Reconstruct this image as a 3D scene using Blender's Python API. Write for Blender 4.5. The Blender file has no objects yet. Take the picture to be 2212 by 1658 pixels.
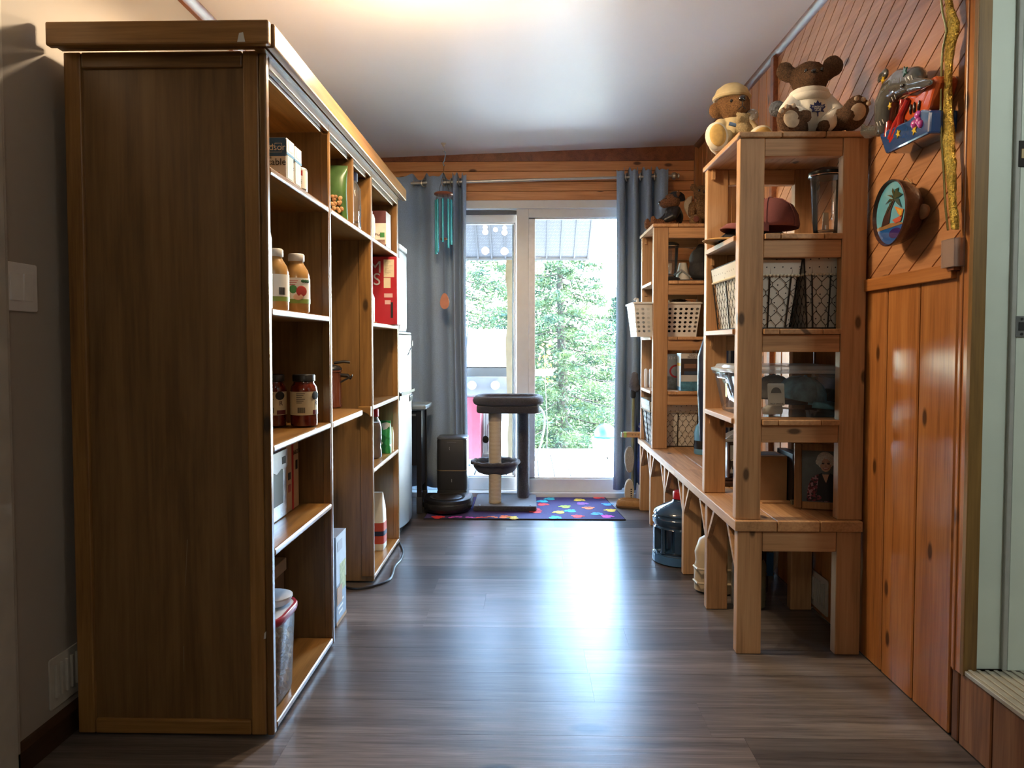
import bpy, bmesh, math, random
import numpy as np
from mathutils import Vector, Matrix, Euler
R = math.radians
C = bpy.context.scene.collection
random.seed(7)
# ------------------------------------------------------------------ camera, world, lights
F = 1550.0; CX, CY = 1106.0, 800.0; CAMZ = 1.06
PITCH = math.atan(58 / F); YAW = math.atan(35 / F)
cam_d = bpy.data.cameras.new('camera'); cam = bpy.data.objects.new('camera', cam_d); C.objects.link(cam)
cam.location = (0, 0, CAMZ); cam.rotation_euler = (R(90) - PITCH, 0, YAW)
cam_d.sensor_width = 36; cam_d.lens = 36 * F / 2212; cam_d.shift_y = -29 / 2212; cam_d.clip_start = .05
bpy.context.scene.camera = cam
vs = bpy.context.scene.view_settings
bpy.context.scene.display_settings.display_device = 'sRGB'
vs.view_transform = 'Standard'; vs.look = 'None'; vs.gamma = 1; vs.exposure = 0.88
try: vs.use_curve_mapping = False
except Exception: pass
w = bpy.data.worlds.new('sky'); bpy.context.scene.world = w; w.use_nodes = True
nt = w.node_tree; bg = nt.nodes['Background']
sky = nt.nodes.new('ShaderNodeTexSky'); sky.sky_type = 'NISHITA'; sky.sun_disc = False
sky.sun_elevation = R(48); sky.sun_rotation = R(97); sky.air_density = 1.0; sky.dust_density = 1.0; sky.altitude = 200
nt.links.new(sky.outputs[0], bg.inputs[0]); bg.inputs[1].default_value = 9.0
def light(name, kind, loc, energy, col, rot=(0, 0, 0), **kw):
    d = bpy.data.lights.new(name, kind); d.energy = energy; d.color = col
    for k, v in kw.items(): setattr(d, k, v)
    o = bpy.data.objects.new(name, d); o.location = loc; o.rotation_euler = rot; C.objects.link(o); return o
SUN_DIR = Vector((-.62, .08, -.78)).normalized()
sun = light('sun', 'SUN', (0, 0, 12), 27.0, (1, .95, .86), angle=R(.6))
sun.rotation_euler = SUN_DIR.to_track_quat('-Z', 'Y').to_euler()
pt = light('door_portal', 'AREA', (-.015, 5.12, 1.03), 1, (1, 1, 1), rot=(R(-90), 0, 0), shape='RECTANGLE', size=1.72, size_y=2.0)
pt.data.cycles.is_portal = True
LAMP = 5.0
light('ceiling_lamp_glow', 'POINT', (-.25, 2.46, 2.03), LAMP, (1, .71, .42), shadow_soft_size=.04)
light('ceiling_lamp_glow', 'POINT', (-.45, 2.50, 2.03), LAMP, (1, .71, .42), shadow_soft_size=.04)
for lx, ly in ((-.25, 2.46), (-.45, 2.50)):
    light('ceiling_lamp_beam', 'SPOT', (lx, ly, 2.225), 21.0, (1, .75, .49), shadow_soft_size=.03, spot_size=R(168), spot_blend=.22)
light('rear_lamp_glow', 'POINT', (.15, -.9, 2.20), 5.5, (1, .90, .74), shadow_soft_size=.10)  # added fill behind the camera, lifts the faces turned towards it
light('hall_lamp_glow', 'POINT', (1.55, .50, 2.05), 16.0, (.90, 1, .94), shadow_soft_size=.08)  # added greenish fill out of view, brightens the door jamb
# ------------------------------------------------------------------ pixel helpers (2212 x 1658 frame)
MC = cam.rotation_euler.to_matrix()
def ray(px, py): return MC @ Vector(((px - CX) / F, (CY - py) / F, -1))
def at(px, py, Y):
    r = ray(px, py); return r * (Y / r.y) + Vector((0, 0, CAMZ))
def atX(px, py, X):
    r = ray(px, py); return r * (X / r.x) + Vector((0, 0, CAMZ))
def atZ(px, py, Z):
    r = ray(px, py); return r * ((Z - CAMZ) / r.z) + Vector((0, 0, CAMZ))
# ------------------------------------------------------------------ materials
MATS = {}
def newmat(name):
    m = bpy.data.materials.new(name); m.use_nodes = True; MATS[name] = m
    n = m.node_tree.nodes; b = n['Principled BSDF']; return m, n, m.node_tree.links, b
def sp(b, **k):
    for a, v in k.items():
        a = a.replace('_', ' ')
        if a in b.inputs: b.inputs[a].default_value = v
def mat(name, col, rough=.5, metal=0, var=.06, vs=30, bump=0, bs=200, coat=0, sheen=0, trans=0, emit=None, es=0, spec=.5, sub=0):
    if name in MATS: return MATS[name]
    m, n, l, b = newmat(name)
    sp(b, Roughness=rough, Metallic=metal, Coat_Weight=coat, Sheen_Weight=sheen, Transmission_Weight=trans, Specular_IOR_Level=spec)
    tc = n.new('ShaderNodeTexCoord'); no = n.new('ShaderNodeTexNoise'); no.inputs['Scale'].default_value = vs; no.inputs['Detail'].default_value = 3
    l.new(tc.outputs['Object'], no.inputs['Vector'])
    r = n.new('ShaderNodeValToRGB'); r.color_ramp.elements[0].position = .3; r.color_ramp.elements[1].position = .7
    r.color_ramp.elements[0].color = (*[c * (1 - var) for c in col], 1); r.color_ramp.elements[1].color = (*[min(1, c * (1 + var)) for c in col], 1)
    l.new(no.outputs['Fac'], r.inputs['Fac']); l.new(r.outputs['Color'], b.inputs['Base Color'])
    if bump:
        n2 = n.new('ShaderNodeTexNoise'); n2.inputs['Scale'].default_value = bs; n2.inputs['Detail'].default_value = 4
        l.new(tc.outputs['Object'], n2.inputs['Vector']); bp = n.new('ShaderNodeBump'); bp.inputs['Strength'].default_value = bump; bp.inputs['Distance'].default_value = .01
        l.new(n2.outputs['Fac'], bp.inputs['Height']); l.new(bp.outputs['Normal'], b.inputs['Normal'])
    if emit: sp(b, Emission_Color=(*emit, 1), Emission_Strength=es)
    return m
def wood(name, lo, mid, hi, axis=2, rough=.4, coat=0, knots=.5, k=16, stretch=.07, rand=.25, bump=.12, knotsc=5.0, knotcol=None, spec=.5, flat=None):
    if name in MATS: return MATS[name]
    m, n, l, b = newmat(name); sp(b, Roughness=rough, Coat_Weight=coat, Coat_Roughness=.25, Specular_IOR_Level=spec)
    tc = n.new('ShaderNodeTexCoord'); oi = n.new('ShaderNodeObjectInfo')
    mu = n.new('ShaderNodeMath'); mu.operation = 'MULTIPLY'; mu.inputs[1].default_value = 37.0; l.new(oi.outputs['Random'], mu.inputs[0])
    ad = n.new('ShaderNodeVectorMath'); ad.operation = 'ADD'; l.new(tc.outputs['Object'], ad.inputs[0]); l.new(mu.outputs[0], ad.inputs[1])
    mp = n.new('ShaderNodeMapping'); sc = [k, k, k]; sc[axis] = k * stretch; mp.inputs['Scale'].default_value = sc; l.new(ad.outputs[0], mp.inputs['Vector'])
    n1 = n.new('ShaderNodeTexNoise'); n1.inputs['Scale'].default_value = 1; n1.inputs['Detail'].default_value = 8; n1.inputs['Roughness'].default_value = .65; n1.inputs['Distortion'].default_value = .6
    l.new(mp.outputs[0], n1.inputs['Vector'])
    mp2 = n.new('ShaderNodeMapping'); sc2 = [k * 9] * 3; sc2[axis] = k * .35; mp2.inputs['Scale'].default_value = sc2; l.new(ad.outputs[0], mp2.inputs['Vector'])
    n2 = n.new('ShaderNodeTexNoise'); n2.inputs['Scale'].default_value = 1; n2.inputs['Detail'].default_value = 3; l.new(mp2.outputs[0], n2.inputs['Vector'])
    mx = n.new('ShaderNodeMix'); mx.data_type = 'FLOAT'; mx.inputs[0].default_value = .33; l.new(n1.outputs['Fac'], mx.inputs[2]); l.new(n2.outputs['Fac'], mx.inputs[3])
    r = n.new('ShaderNodeValToRGB'); cr = r.color_ramp; cr.elements[0].position = .34; cr.elements[0].color = (*lo, 1); cr.elements[1].position = .68; cr.elements[1].color = (*hi, 1)
    e = cr.elements.new(.5); e.color = (*mid, 1); l.new(mx.outputs[0], r.inputs['Fac'])
    col = r.outputs['Color']
    if knots:
        sz = n.new('ShaderNodeSeparateXYZ'); l.new(ad.outputs[0], sz.inputs[0]); o1, o2 = [q for q in (0, 1, 2) if q != axis]
        su = n.new('ShaderNodeMath'); l.new(sz.outputs[o1], su.inputs[0]); l.new(sz.outputs[o2], su.inputs[1])
        ml = n.new('ShaderNodeMath'); ml.operation = 'MULTIPLY'; ml.inputs[1].default_value = .45; l.new(sz.outputs[axis], ml.inputs[0])
        cb = n.new('ShaderNodeCombineXYZ'); l.new(su.outputs[0], cb.inputs[0]); l.new(ml.outputs[0], cb.inputs[1])
        vo = n.new('ShaderNodeTexVoronoi'); vo.voronoi_dimensions = '2D'; vo.inputs['Scale'].default_value = knotsc; l.new(cb.outputs[0], vo.inputs['Vector'])
        sx = n.new('ShaderNodeSeparateColor'); l.new(vo.outputs['Color'], sx.inputs[0])
        mr = n.new('ShaderNodeMapRange'); mr.inputs[1].default_value = .055; mr.inputs[2].default_value = .105; mr.inputs[3].default_value = 1; mr.inputs[4].default_value = 0; l.new(vo.outputs['Distance'], mr.inputs[0])
        gt = n.new('ShaderNodeMath'); gt.operation = 'LESS_THAN'; gt.inputs[1].default_value = knots; l.new(sx.outputs[0], gt.inputs[0])
        m2 = n.new('ShaderNodeMath'); m2.operation = 'MULTIPLY'; l.new(mr.outputs[0], m2.inputs[0]); l.new(gt.outputs[0], m2.inputs[1])
        m3 = n.new('ShaderNodeMath'); m3.operation = 'MULTIPLY'; m3.inputs[1].default_value = .92; l.new(m2.outputs[0], m3.inputs[0])
        kx = n.new('ShaderNodeMix'); kx.data_type = 'RGBA'; kx.inputs[7].default_value = (*(knotcol or [c * .25 for c in lo]), 1)
        l.new(m3.outputs[0], kx.inputs[0]); l.new(col, kx.inputs[6]); col = kx.outputs[2]
    hs = n.new('ShaderNodeHueSaturation'); va = n.new('ShaderNodeMapRange'); va.inputs[3].default_value = 1 - rand; va.inputs[4].default_value = 1 + rand
    l.new(oi.outputs['Random'], va.inputs[0]); l.new(va.outputs[0], hs.inputs['Value']); l.new(col, hs.inputs['Color']); l.new(hs.outputs[0], b.inputs['Base Color'])
    bp = n.new('ShaderNodeBump'); bp.inputs['Strength'].default_value = bump; bp.inputs['Distance'].default_value = .004; l.new(mx.outputs[0], bp.inputs['Height']); l.new(bp.outputs['Normal'], b.inputs['Normal'])
    return m
def clear(name, tint=(.96, .98, 1), rough=.02, ior=1.45, haze=0.0, hazecol=(.8, .85, .9)):
    if name in MATS: return MATS[name]
    m, n, l, b = newmat(name); out = n['Material Output']
    tr = n.new('ShaderNodeBsdfTransparent'); tr.inputs[0].default_value = (*tint, 1)
    gl = n.new('ShaderNodeBsdfGlossy'); gl.inputs['Roughness'].default_value = rough
    fr = n.new('ShaderNodeFresnel'); fr.inputs['IOR'].default_value = ior
    mx = n.new('ShaderNodeMixShader'); l.new(fr.outputs[0], mx.inputs[0]); l.new(tr.outputs[0], mx.inputs[1]); l.new(gl.outputs[0], mx.inputs[2])
    last = mx.outputs[0]
    if haze:
        df = n.new('ShaderNodeBsdfDiffuse'); no = n.new('ShaderNodeTexNoise'); no.inputs['Scale'].default_value = 40
        df.inputs[0].default_value = (*hazecol, 1); m2 = n.new('ShaderNodeMixShader'); m2.inputs[0].default_value = haze
        l.new(last, m2.inputs[1]); l.new(df.outputs[0], m2.inputs[2]); last = m2.outputs[0]
    l.new(last, out.inputs['Surface']); n.remove(b); return m
def dotted(name, base, dot, scale=60, size=.14, rough=.8):
    if name in MATS: return MATS[name]
    m, n, l, b = newmat(name); sp(b, Roughness=rough)
    tc = n.new('ShaderNodeTexCoord'); vo = n.new('ShaderNodeTexVoronoi'); vo.voronoi_dimensions = '2D'; vo.inputs['Scale'].default_value = scale; vo.inputs['Randomness'].default_value = .25
    sx = n.new('ShaderNodeSeparateXYZ'); l.new(tc.outputs['Object'], sx.inputs[0]); su = n.new('ShaderNodeMath'); l.new(sx.outputs[0], su.inputs[0]); l.new(sx.outputs[1], su.inputs[1])
    cb = n.new('ShaderNodeCombineXYZ'); l.new(su.outputs[0], cb.inputs[0]); l.new(sx.outputs[2], cb.inputs[1]); l.new(cb.outputs[0], vo.inputs['Vector']); lt = n.new('ShaderNodeMath'); lt.operation = 'LESS_THAN'; lt.inputs[1].default_value = size; l.new(vo.outputs['Distance'], lt.inputs[0])
    mx = n.new('ShaderNodeMix'); mx.data_type = 'RGBA'; mx.inputs[6].default_value = (*base, 1); mx.inputs[7].default_value = (*dot, 1); l.new(lt.outputs[0], mx.inputs[0]); l.new(mx.outputs[2], b.inputs['Base Color'])
    return m
def patchy(name, cols, scale=25, rough=.6, metal=0, bump=0):
    m, n, l, b = newmat(name); sp(b, Roughness=rough, Metallic=metal)
    tc = n.new('ShaderNodeTexCoord'); vo = n.new('ShaderNodeTexVoronoi'); vo.inputs['Scale'].default_value = scale; l.new(tc.outputs['Object'], vo.inputs['Vector'])
    sx = n.new('ShaderNodeSeparateColor'); l.new(vo.outputs['Color'], sx.inputs[0]); r = n.new('ShaderNodeValToRGB'); cr = r.color_ramp; cr.interpolation = 'CONSTANT'
    while len(cr.elements) < len(cols): cr.elements.new(.5)
    for i, c in enumerate(cols): cr.elements[i].position = i / len(cols); cr.elements[i].color = (*c, 1)
    l.new(sx.outputs[0], r.inputs['Fac']); l.new(r.outputs['Color'], b.inputs['Base Color'])
    if bump:
        bp = n.new('ShaderNodeBump'); bp.inputs['Strength'].default_value = bump; l.new(sx.outputs[1], bp.inputs['Height']); l.new(bp.outputs['Normal'], b.inputs['Normal'])
    return m
def S(r, g, b):  # sRGB 0-255 to linear
    f = lambda c: (c / 255 / 12.92) if c <= 10 else ((c / 255 + .055) / 1.055) ** 2.4
    return (f(r), f(g), f(b))
CABV = dict(lo=(.14, .062, .016), mid=(.26, .128, .034), hi=(.37, .195, .058), rough=.30, coat=.35)
cab_z = wood('cabinet_wood_upright', axis=2, knots=.2, knotsc=7, **CABV); cab_y = wood('cabinet_wood_lengthwise', axis=1, knots=.15, knotsc=7, **CABV)
cab_x = wood('cabinet_wood_crosswise', axis=0, knots=.2, knotsc=7, **CABV)
cab_panel = wood('cabinet_veneer', (.125, .064, .022), (.21, .112, .038), (.29, .162, .058), axis=2, knots=0, k=11, stretch=.10, rough=.32, coat=.25, rand=.1)
CED = dict(lo=(.28, .145, .062), mid=(.46, .255, .118), hi=(.58, .35, .18), rough=.55, k=14)
ced_z = wood('cedar_upright', axis=2, knots=.25, knotsc=8, rand=.14, **CED); ced_y = wood('cedar_lengthwise', axis=1, knots=.25, flat=2, knotsc=7, rand=.18, **CED); ced_x = wood('cedar_crosswise', axis=0, knots=.25, knotsc=8, rand=.14, **CED)
PIN = dict(lo=(.23, .078, .018), mid=(.41, .158, .042), hi=(.53, .235, .070), rough=.33, coat=.3, k=15)
pine_z = wood('pine_board_upright', axis=2, knots=.45, flat=0, knotsc=7, rand=.16, **PIN); pine_y = wood('pine_board_lengthwise', axis=1, knots=.3, rand=.14, **PIN)
pine_x = wood('pine_board_crosswise', axis=0, knots=.45, flat=1, knotsc=7, rand=.10, lo=(.42, .155, .045), mid=(.62, .27, .098), hi=(.70, .35, .145), rough=.4, k=14, knotcol=(.10, .03, .01))
pine_d = wood('pine_board_slanted', axis=1, knots=.2, flat=0, knotsc=7, rand=.13, lo=(.28, .115, .042), mid=(.44, .205, .088), hi=(.54, .27, .125), rough=.33, coat=.3, k=12)
trimw = wood('brown_trim', (.10, .03, .012), (.19, .062, .024), (.26, .09, .035), axis=1, knots=0, rough=.3, coat=.4)
casing = wood('olive_casing', (.12, .062, .014), (.20, .108, .026), (.27, .15, .04), axis=2, knots=.1, rough=.5)
floor_m = wood('vinyl_plank', (.040, .033, .031), (.105, .089, .082), (.19, .163, .148), axis=0, knots=.12, flat=2, k=24, stretch=.045, rough=.33, rand=.55, bump=.14, knotsc=3.5, spec=.5)
dark_w = wood('dark_stained_wood', (.018, .007, .004), (.04, .014, .008), (.07, .026, .014), axis=0, knots=0, rough=.3, coat=.3)
frame_w = wood('frame_oak', (.16, .07, .02), (.28, .13, .04), (.36, .18, .06), axis=2, knots=0, rough=.4)
white_p = mat('white_paint', (.72, .72, .70), .45); ceil_m = mat('ceiling_paint', (.86, .855, .84), .38, var=.02, vs=1.5, bump=.02, bs=60)
wall_m = mat('greige_wall_paint', (.40, .37, .33), .6, var=.04, vs=3, bump=.03, bs=300)
vinyl_w = mat('white_vinyl', (.74, .73, .70), .4, var=.02); jambp = mat('pale_green_paint', (.55, .63, .57), .5, var=.05, vs=5, bump=.05, bs=40)
whitepl = mat('white_plastic', (.78, .78, .78), .35, var=.02); blackpl = mat('black_plastic', (.012, .012, .014), .35); greypl = mat('grey_plastic', (.30, .33, .36), .4)
darkgrey = mat('charcoal_plastic', (.028, .029, .033), .4); steel = mat('brushed_steel', (.24, .255, .28), .42, .85, var=.05, vs=8); chrome = mat('chrome', (.8, .8, .82), .12, 1)
wire_m = mat('dark_wire', (.03, .026, .022), .5, .6); ink = mat('black_ink', (.01, .01, .012), .6); cardb = mat('cardboard', (.40, .245, .13), .8, var=.08)
paper = mat('white_paper', (.78, .77, .72), .7, var=.02); redp = mat('red_print', (.42, .012, .02), .4); bluep = mat('blue_print', (.03, .16, .42), .4); greenp = mat('green_print', (.04, .22, .05), .45)
cream = mat('cream_print', (.72, .62, .42), .6); navy = mat('navy_print', (.012, .02, .07), .5); yellow = mat('yellow_print', (.75, .50, .04), .45); orange = mat('orange_glaze', (.62, .10, .02), .2, coat=.6)
# ------------------------------------------------------------------ mesh builder
class MB:
    def __init__(s): s.v = []; s.f = []
    def add(s, vs, fs):
        o = len(s.v); s.v += [Vector(p) for p in vs]; s.f += [tuple(i + o for i in f) for f in fs]; return s
    def box(s, x0, x1, y0, y1, z0, z1):
        return s.add([(x0, y0, z0), (x1, y0, z0), (x1, y1, z0), (x0, y1, z0), (x0, y0, z1), (x1, y0, z1), (x1, y1, z1), (x0, y1, z1)],
                     [(3, 2, 1, 0), (4, 5, 6, 7), (0, 1, 5, 4), (1, 2, 6, 5), (2, 3, 7, 6), (3, 0, 4, 7)])
    def loft(s, rings, caps=True, closed=False):
        n = len(rings[0]); vs = [p for r in rings for p in r]; fs = []
        m = len(rings)
        for i in range(m if closed else m - 1):
            a, b = i * n, ((i + 1) % m) * n
            fs += [(a + j, a + (j + 1) % n, b + (j + 1) % n, b + j) for j in range(n)]
        if caps and not closed: fs += [tuple(range(n - 1, -1, -1)), tuple(range((m - 1) * n, m * n))]
        return s.add(vs, fs)
    def lathe(s, prof, c=(0, 0, 0), n=24, caps=True, sx=1, sy=1, fn=None):
        rs = []
        for r, z in prof:
            rs.append([Vector((c[0] + sx * (fn(r, z, t) if fn else r) * math.cos(t), c[1] + sy * (fn(r, z, t) if fn else r) * math.sin(t), c[2] + z)) for t in [2 * math.pi * j / n for j in range(n)]])
        return s.loft(rs, caps)
    def tube(s, pts, r, n=8, closed=False, caps=True):
        pts = [Vector(p) for p in pts]; rr = r if isinstance(r, (list, tuple)) else [r] * len(pts); rings = []; m = len(pts); up = None
        for i, p in enumerate(pts):
            t = (pts[(i + 1) % m] - pts[i - 1]) if closed else (pts[min(i + 1, m - 1)] - pts[max(i - 1, 0)])
            t.normalize()
            if up is None: up = Vector((0, 0, 1)) if abs(t.z) < .9 else Vector((1, 0, 0))
            a = t.cross(up)
            if a.length < 1e-5: a = t.cross(Vector((1, .3, 0)))
            a.normalize(); b = a.cross(t).normalized(); up = b
            rings.append([p + rr[i] * (math.cos(2 * math.pi * j / n) * a + math.sin(2 * math.pi * j / n) * b) for j in range(n)])
        return s.loft(rings, caps, closed)
    def cyl(s, p0, p1, r, n=16): return s.tube([p0, p1], r, n)
    def ell(s, c, r, n=16, m=10, M=None):
        rings = []
        for i in range(1, m):
            f = math.pi * i / m - math.pi / 2
            ring = [Vector((r[0] * math.cos(f) * math.cos(2 * math.pi * j / n), r[1] * math.cos(f) * math.sin(2 * math.pi * j / n), r[2] * math.sin(f))) for j in range(n)]
            rings.append([(M @ p if M else p) + Vector(c) for p in ring])
        o = len(s.v); s.loft(rings, False); b = len(s.v)
        p0 = Vector((0, 0, -r[2])); p1 = Vector((0, 0, r[2]))
        s.v += [(M @ p0 if M else p0) + Vector(c), (M @ p1 if M else p1) + Vector(c)]
        k = o + (m - 2) * n
        s.f += [(b, o + (j + 1) % n, o + j) for j in range(n)] + [(b + 1, k + j, k + (j + 1) % n) for j in range(n)]
        return s
    def prism(s, poly, d, o=(0, 0, 0), u=(1, 0, 0), v=(0, 0, 1)):
        u, v, d, o = Vector(u), Vector(v), Vector(d), Vector(o); r0 = [o + u * p[0] + v * p[1] for p in poly]
        if u.cross(v).dot(d) < 0: r0 = r0[::-1]
        return s.loft([r0, [p + d for p in r0]])
    def xf(s, M, start=0):
        for i in range(start, len(s.v)): s.v[i] = M @ s.v[i]
        return s
    def build(s, name, m, parent=None, smooth=False, bevel=0, local=False, off=None, kind=None, label=None, subsurf=0, seg=2):
        me = bpy.data.meshes.new(name); o0 = Vector((0, 0, 0))
        if not local:
            p = parent
            if p is not None:
                o0 = root_loc(p)
            elif off is not None: o0 = Vector(off)
        me.from_pydata([tuple(Vector(p) - o0) for p in s.v], [], s.f); me.update()
        me.materials.append(m); o = bpy.data.objects.new(name, me); C.objects.link(o)
        if parent is not None: o.parent = parent
        elif off is not None: o.location = off
        if smooth:
            for q in me.polygons: q.use_smooth = True
            if smooth != 2: me.set_sharp_from_angle(angle=R(42))
        if bevel:
            b = o.modifiers.new('bevel', 'BEVEL'); b.width = bevel; b.segments = seg; b.limit_method = 'ANGLE'
        if subsurf:
            b = o.modifiers.new('sub', 'SUBSURF'); b.levels = b.render_levels = subsurf
        if kind: o['kind'] = kind
        if label: o['label'] = label
        return o
def root_loc(p):
    t = Vector((0, 0, 0))
    while p is not None: t += p.location; p = p.parent
    return t
def rrect(w, d, r, n=4, cx=0, cy=0):
    pts = []
    for sx, sy, a in ((1, 1, 0), (-1, 1, 90), (-1, -1, 180), (1, -1, 270)):
        for i in range(n + 1):
            t = R(a + 90 * i / n); pts.append((cx + sx * (w / 2 - r) + r * math.cos(t), cy + sy * (d / 2 - r) + r * math.sin(t)))
    return pts
def rsec(w, d, r, z, cx=0, cy=0, n=4): return [Vector((x, y, z)) for x, y in rrect(w, d, r, n, cx, cy)]
def thing(name, label, cat, loc=(0, 0, 0), rotz=0, group=None):
    o = bpy.data.objects.new(name, None); C.objects.link(o); o.location = loc; o.rotation_euler = (0, 0, rotz); o.empty_display_size = .05
    o['label'] = label; o['category'] = cat
    if group: o['group'] = group
    return o
def tag(o, label, cat, group=None):
    o['label'] = label; o['category'] = cat
    if group: o['group'] = group
    return o
def struct(o): o['kind'] = 'structure'; return o
def srot(kind, o, name, mb, m, **k): return mb.build(name, m, o, **k)
ROT = {'f': (R(90), 0, 0), 'r': (R(90), 0, R(90)), 'l': (R(90), 0, R(-90)), 't': (0, 0, 0)}
RIGHT = {'f': Vector((1, 0, 0)), 'r': Vector((0, 1, 0)), 'l': Vector((0, -1, 0)), 't': Vector((1, 0, 0))}
UPV = {'f': Vector((0, 0, 1)), 'r': Vector((0, 0, 1)), 'l': Vector((0, 0, 1)), 't': Vector((0, 1, 0))}
NORM = {'f': Vector((0, -1, 0)), 'r': Vector((1, 0, 0)), 'l': Vector((-1, 0, 0)), 't': Vector((0, 0, 1))}
def text(parent, s, p, size, face='f', m=None, rot=None, align='CENTER', name='lettering', local=False, sx=1):
    cu = bpy.data.curves.new(name, 'FONT'); cu.body = s; cu.size = size; cu.align_x = align; cu.align_y = 'CENTER'; cu.extrude = .0003
    o = bpy.data.objects.new(name, cu); C.objects.link(o); cu.materials.append(m or ink); o.rotation_euler = rot or ROT[face]; o.scale = (sx, 1, 1)
    o.location = Vector(p) - (Vector((0, 0, 0)) if local or parent is None else root_loc(parent))
    if parent: o.parent = parent
    return o
def flat(parent, name, p, w, h, face, m, t=.0006, local=False):
    p = Vector(p); r, u, n = RIGHT[face], UPV[face], NORM[face]
    return MB().prism([(-w / 2, -h / 2), (w / 2, -h / 2), (w / 2, h / 2), (-w / 2, h / 2)], n * t, p, r, u).build(name, m, parent, local=local)
def flatpoly(parent, name, poly, p, face, m, t=.0008, local=False):
    return MB().prism(poly, NORM[face] * t, p, RIGHT[face], UPV[face]).build(name, m, parent, local=local)
def carton(name, label, cat, x0, x1, y0, y1, z0, z1, m, prints=(), texts=(), group=None, flap=True, rotz=0, bev=.002):
    c = Vector(((x0 + x1) / 2, (y0 + y1) / 2, z0)); T = thing(name, label, cat, c, rotz, group); hx, hy, h = (x1 - x0) / 2, (y1 - y0) / 2, z1 - z0
    MB().box(-hx, hx, -hy, hy, 0, h).build('carton', m, T, local=True, bevel=bev)
    if flap:
        MB().box(-hx + .003, hx - .003, -hy + .002, -.0015, h, h + .0012).build('flap', m, T, local=True)
        MB().box(-hx + .003, hx - .003, .0015, hy - .002, h, h + .0012).build('flap', m, T, local=True)
    ext = {'f': (2 * hx, h), 'r': (2 * hy, h), 'l': (2 * hy, h), 't': (2 * hx, 2 * hy)}
    cen = {'f': Vector((0, -hy - .0002, h / 2)), 'r': Vector((hx + .0002, 0, h / 2)), 'l': Vector((-hx - .0002, 0, h / 2)), 't': Vector((0, 0, h + .0014))}
    for i, (fc, u0, u1, v0, v1, mm) in enumerate(prints):
        W, H = ext[fc]; p = cen[fc] + RIGHT[fc] * ((u0 + u1) / 2 - .5) * W + UPV[fc] * ((v0 + v1) / 2 - .5) * H + NORM[fc] * .0003 * i
        flat(T, 'print', p, (u1 - u0) * W, (v1 - v0) * H, fc, mm, local=True)
    for fc, u, v, size, s, mm in texts:
        W, H = ext[fc]; p = cen[fc] + RIGHT[fc] * (u - .5) * W + UPV[fc] * (v - .5) * H + NORM[fc] * (.0012 + .0003 * len(prints))
        text(T, s, p, size, fc, mm, local=True)
    return T
def patch(T, name, r, z0, z1, a0, a1, m, c=(0, 0), n=12, zs=1):
    mb = MB(); vs = []; fs = []
    for i in range(n + 1):
        t = R(a0 + (a1 - a0) * i / n)
        for z in (z0, z1): vs.append((c[0] + r * math.cos(t), c[1] + r * math.sin(t), z))
    fs = [(2 * i, 2 * i + 2, 2 * i + 3, 2 * i + 1) for i in range(n)]
    return mb.add(vs, fs).build(name, m, T, local=True, smooth=2)
def bottle(name, label, cat, p, prof, m, cap=None, capm=None, lab=None, group=None, fill=None, fillm=None, n=28, sx=1, sy=1, body='bottle_body'):
    T = thing(name, label, cat, p, 0, group)
    MB().lathe(prof, n=n, sx=sx, sy=sy).build(body, m, T, local=True, smooth=True)
    if fill: MB().lathe(fill, n=n, sx=sx, sy=sy).build('contents', fillm, T, local=True, smooth=True)
    if cap: MB().lathe(cap, n=n).build('cap', capm, T, local=True, smooth=True)
    if lab:
        r, z0, z1, mm = lab; MB().lathe([(r, z0), (r, z1)], n=n, caps=False, sx=sx, sy=sy).build('label', mm, T, local=True, smooth=2)
    return T
def blob(T, name, balls, m, vox=.005, sm=4, disp=0, dsc=.012, local=True):
    mb = MB()
    for b in balls:
        c, r = b[0], b[1]; r = (r, r, r) if not isinstance(r, (tuple, list)) else r
        mb.ell(c, r, 14, 9, Euler(b[2]).to_matrix() if len(b) > 2 else None)
    o = mb.build(name, m, T, local=local, smooth=2)
    q = o.modifiers.new('join', 'REMESH'); q.mode = 'VOXEL'; q.voxel_size = vox; q.use_smooth_shade = True
    q = o.modifiers.new('soft', 'SMOOTH'); q.iterations = sm
    if disp:
        t = bpy.data.textures.new('fur', 'CLOUDS'); t.noise_scale = dsc; q = o.modifiers.new('fur', 'DISPLACE'); q.texture = t; q.strength = disp; q.mid_level = .5
    return o
def chain(pts, rads, n=6):
    """balls along a polyline with radii blended: limbs and bodies"""
    out = []
    for (a, b, ra, rb) in zip(pts[:-1], pts[1:], rads[:-1], rads[1:]):
        for i in range(n + 1):
            t = i / n; out.append((Vector(a).lerp(Vector(b), t), ra + (rb - ra) * t))
    return out
def dup(root, loc, rotz=None, label=None):
    r = root.copy(); C.objects.link(r); r.location = loc
    if rotz is not None: r.rotation_euler = (0, 0, rotz)
    if label: r['label'] = label
    for ch in list(root.children):
        c = ch.copy(); C.objects.link(c); c.parent = r
        for g in ch.children:
            d = g.copy(); C.objects.link(d); d.parent = c
    return r
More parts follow.
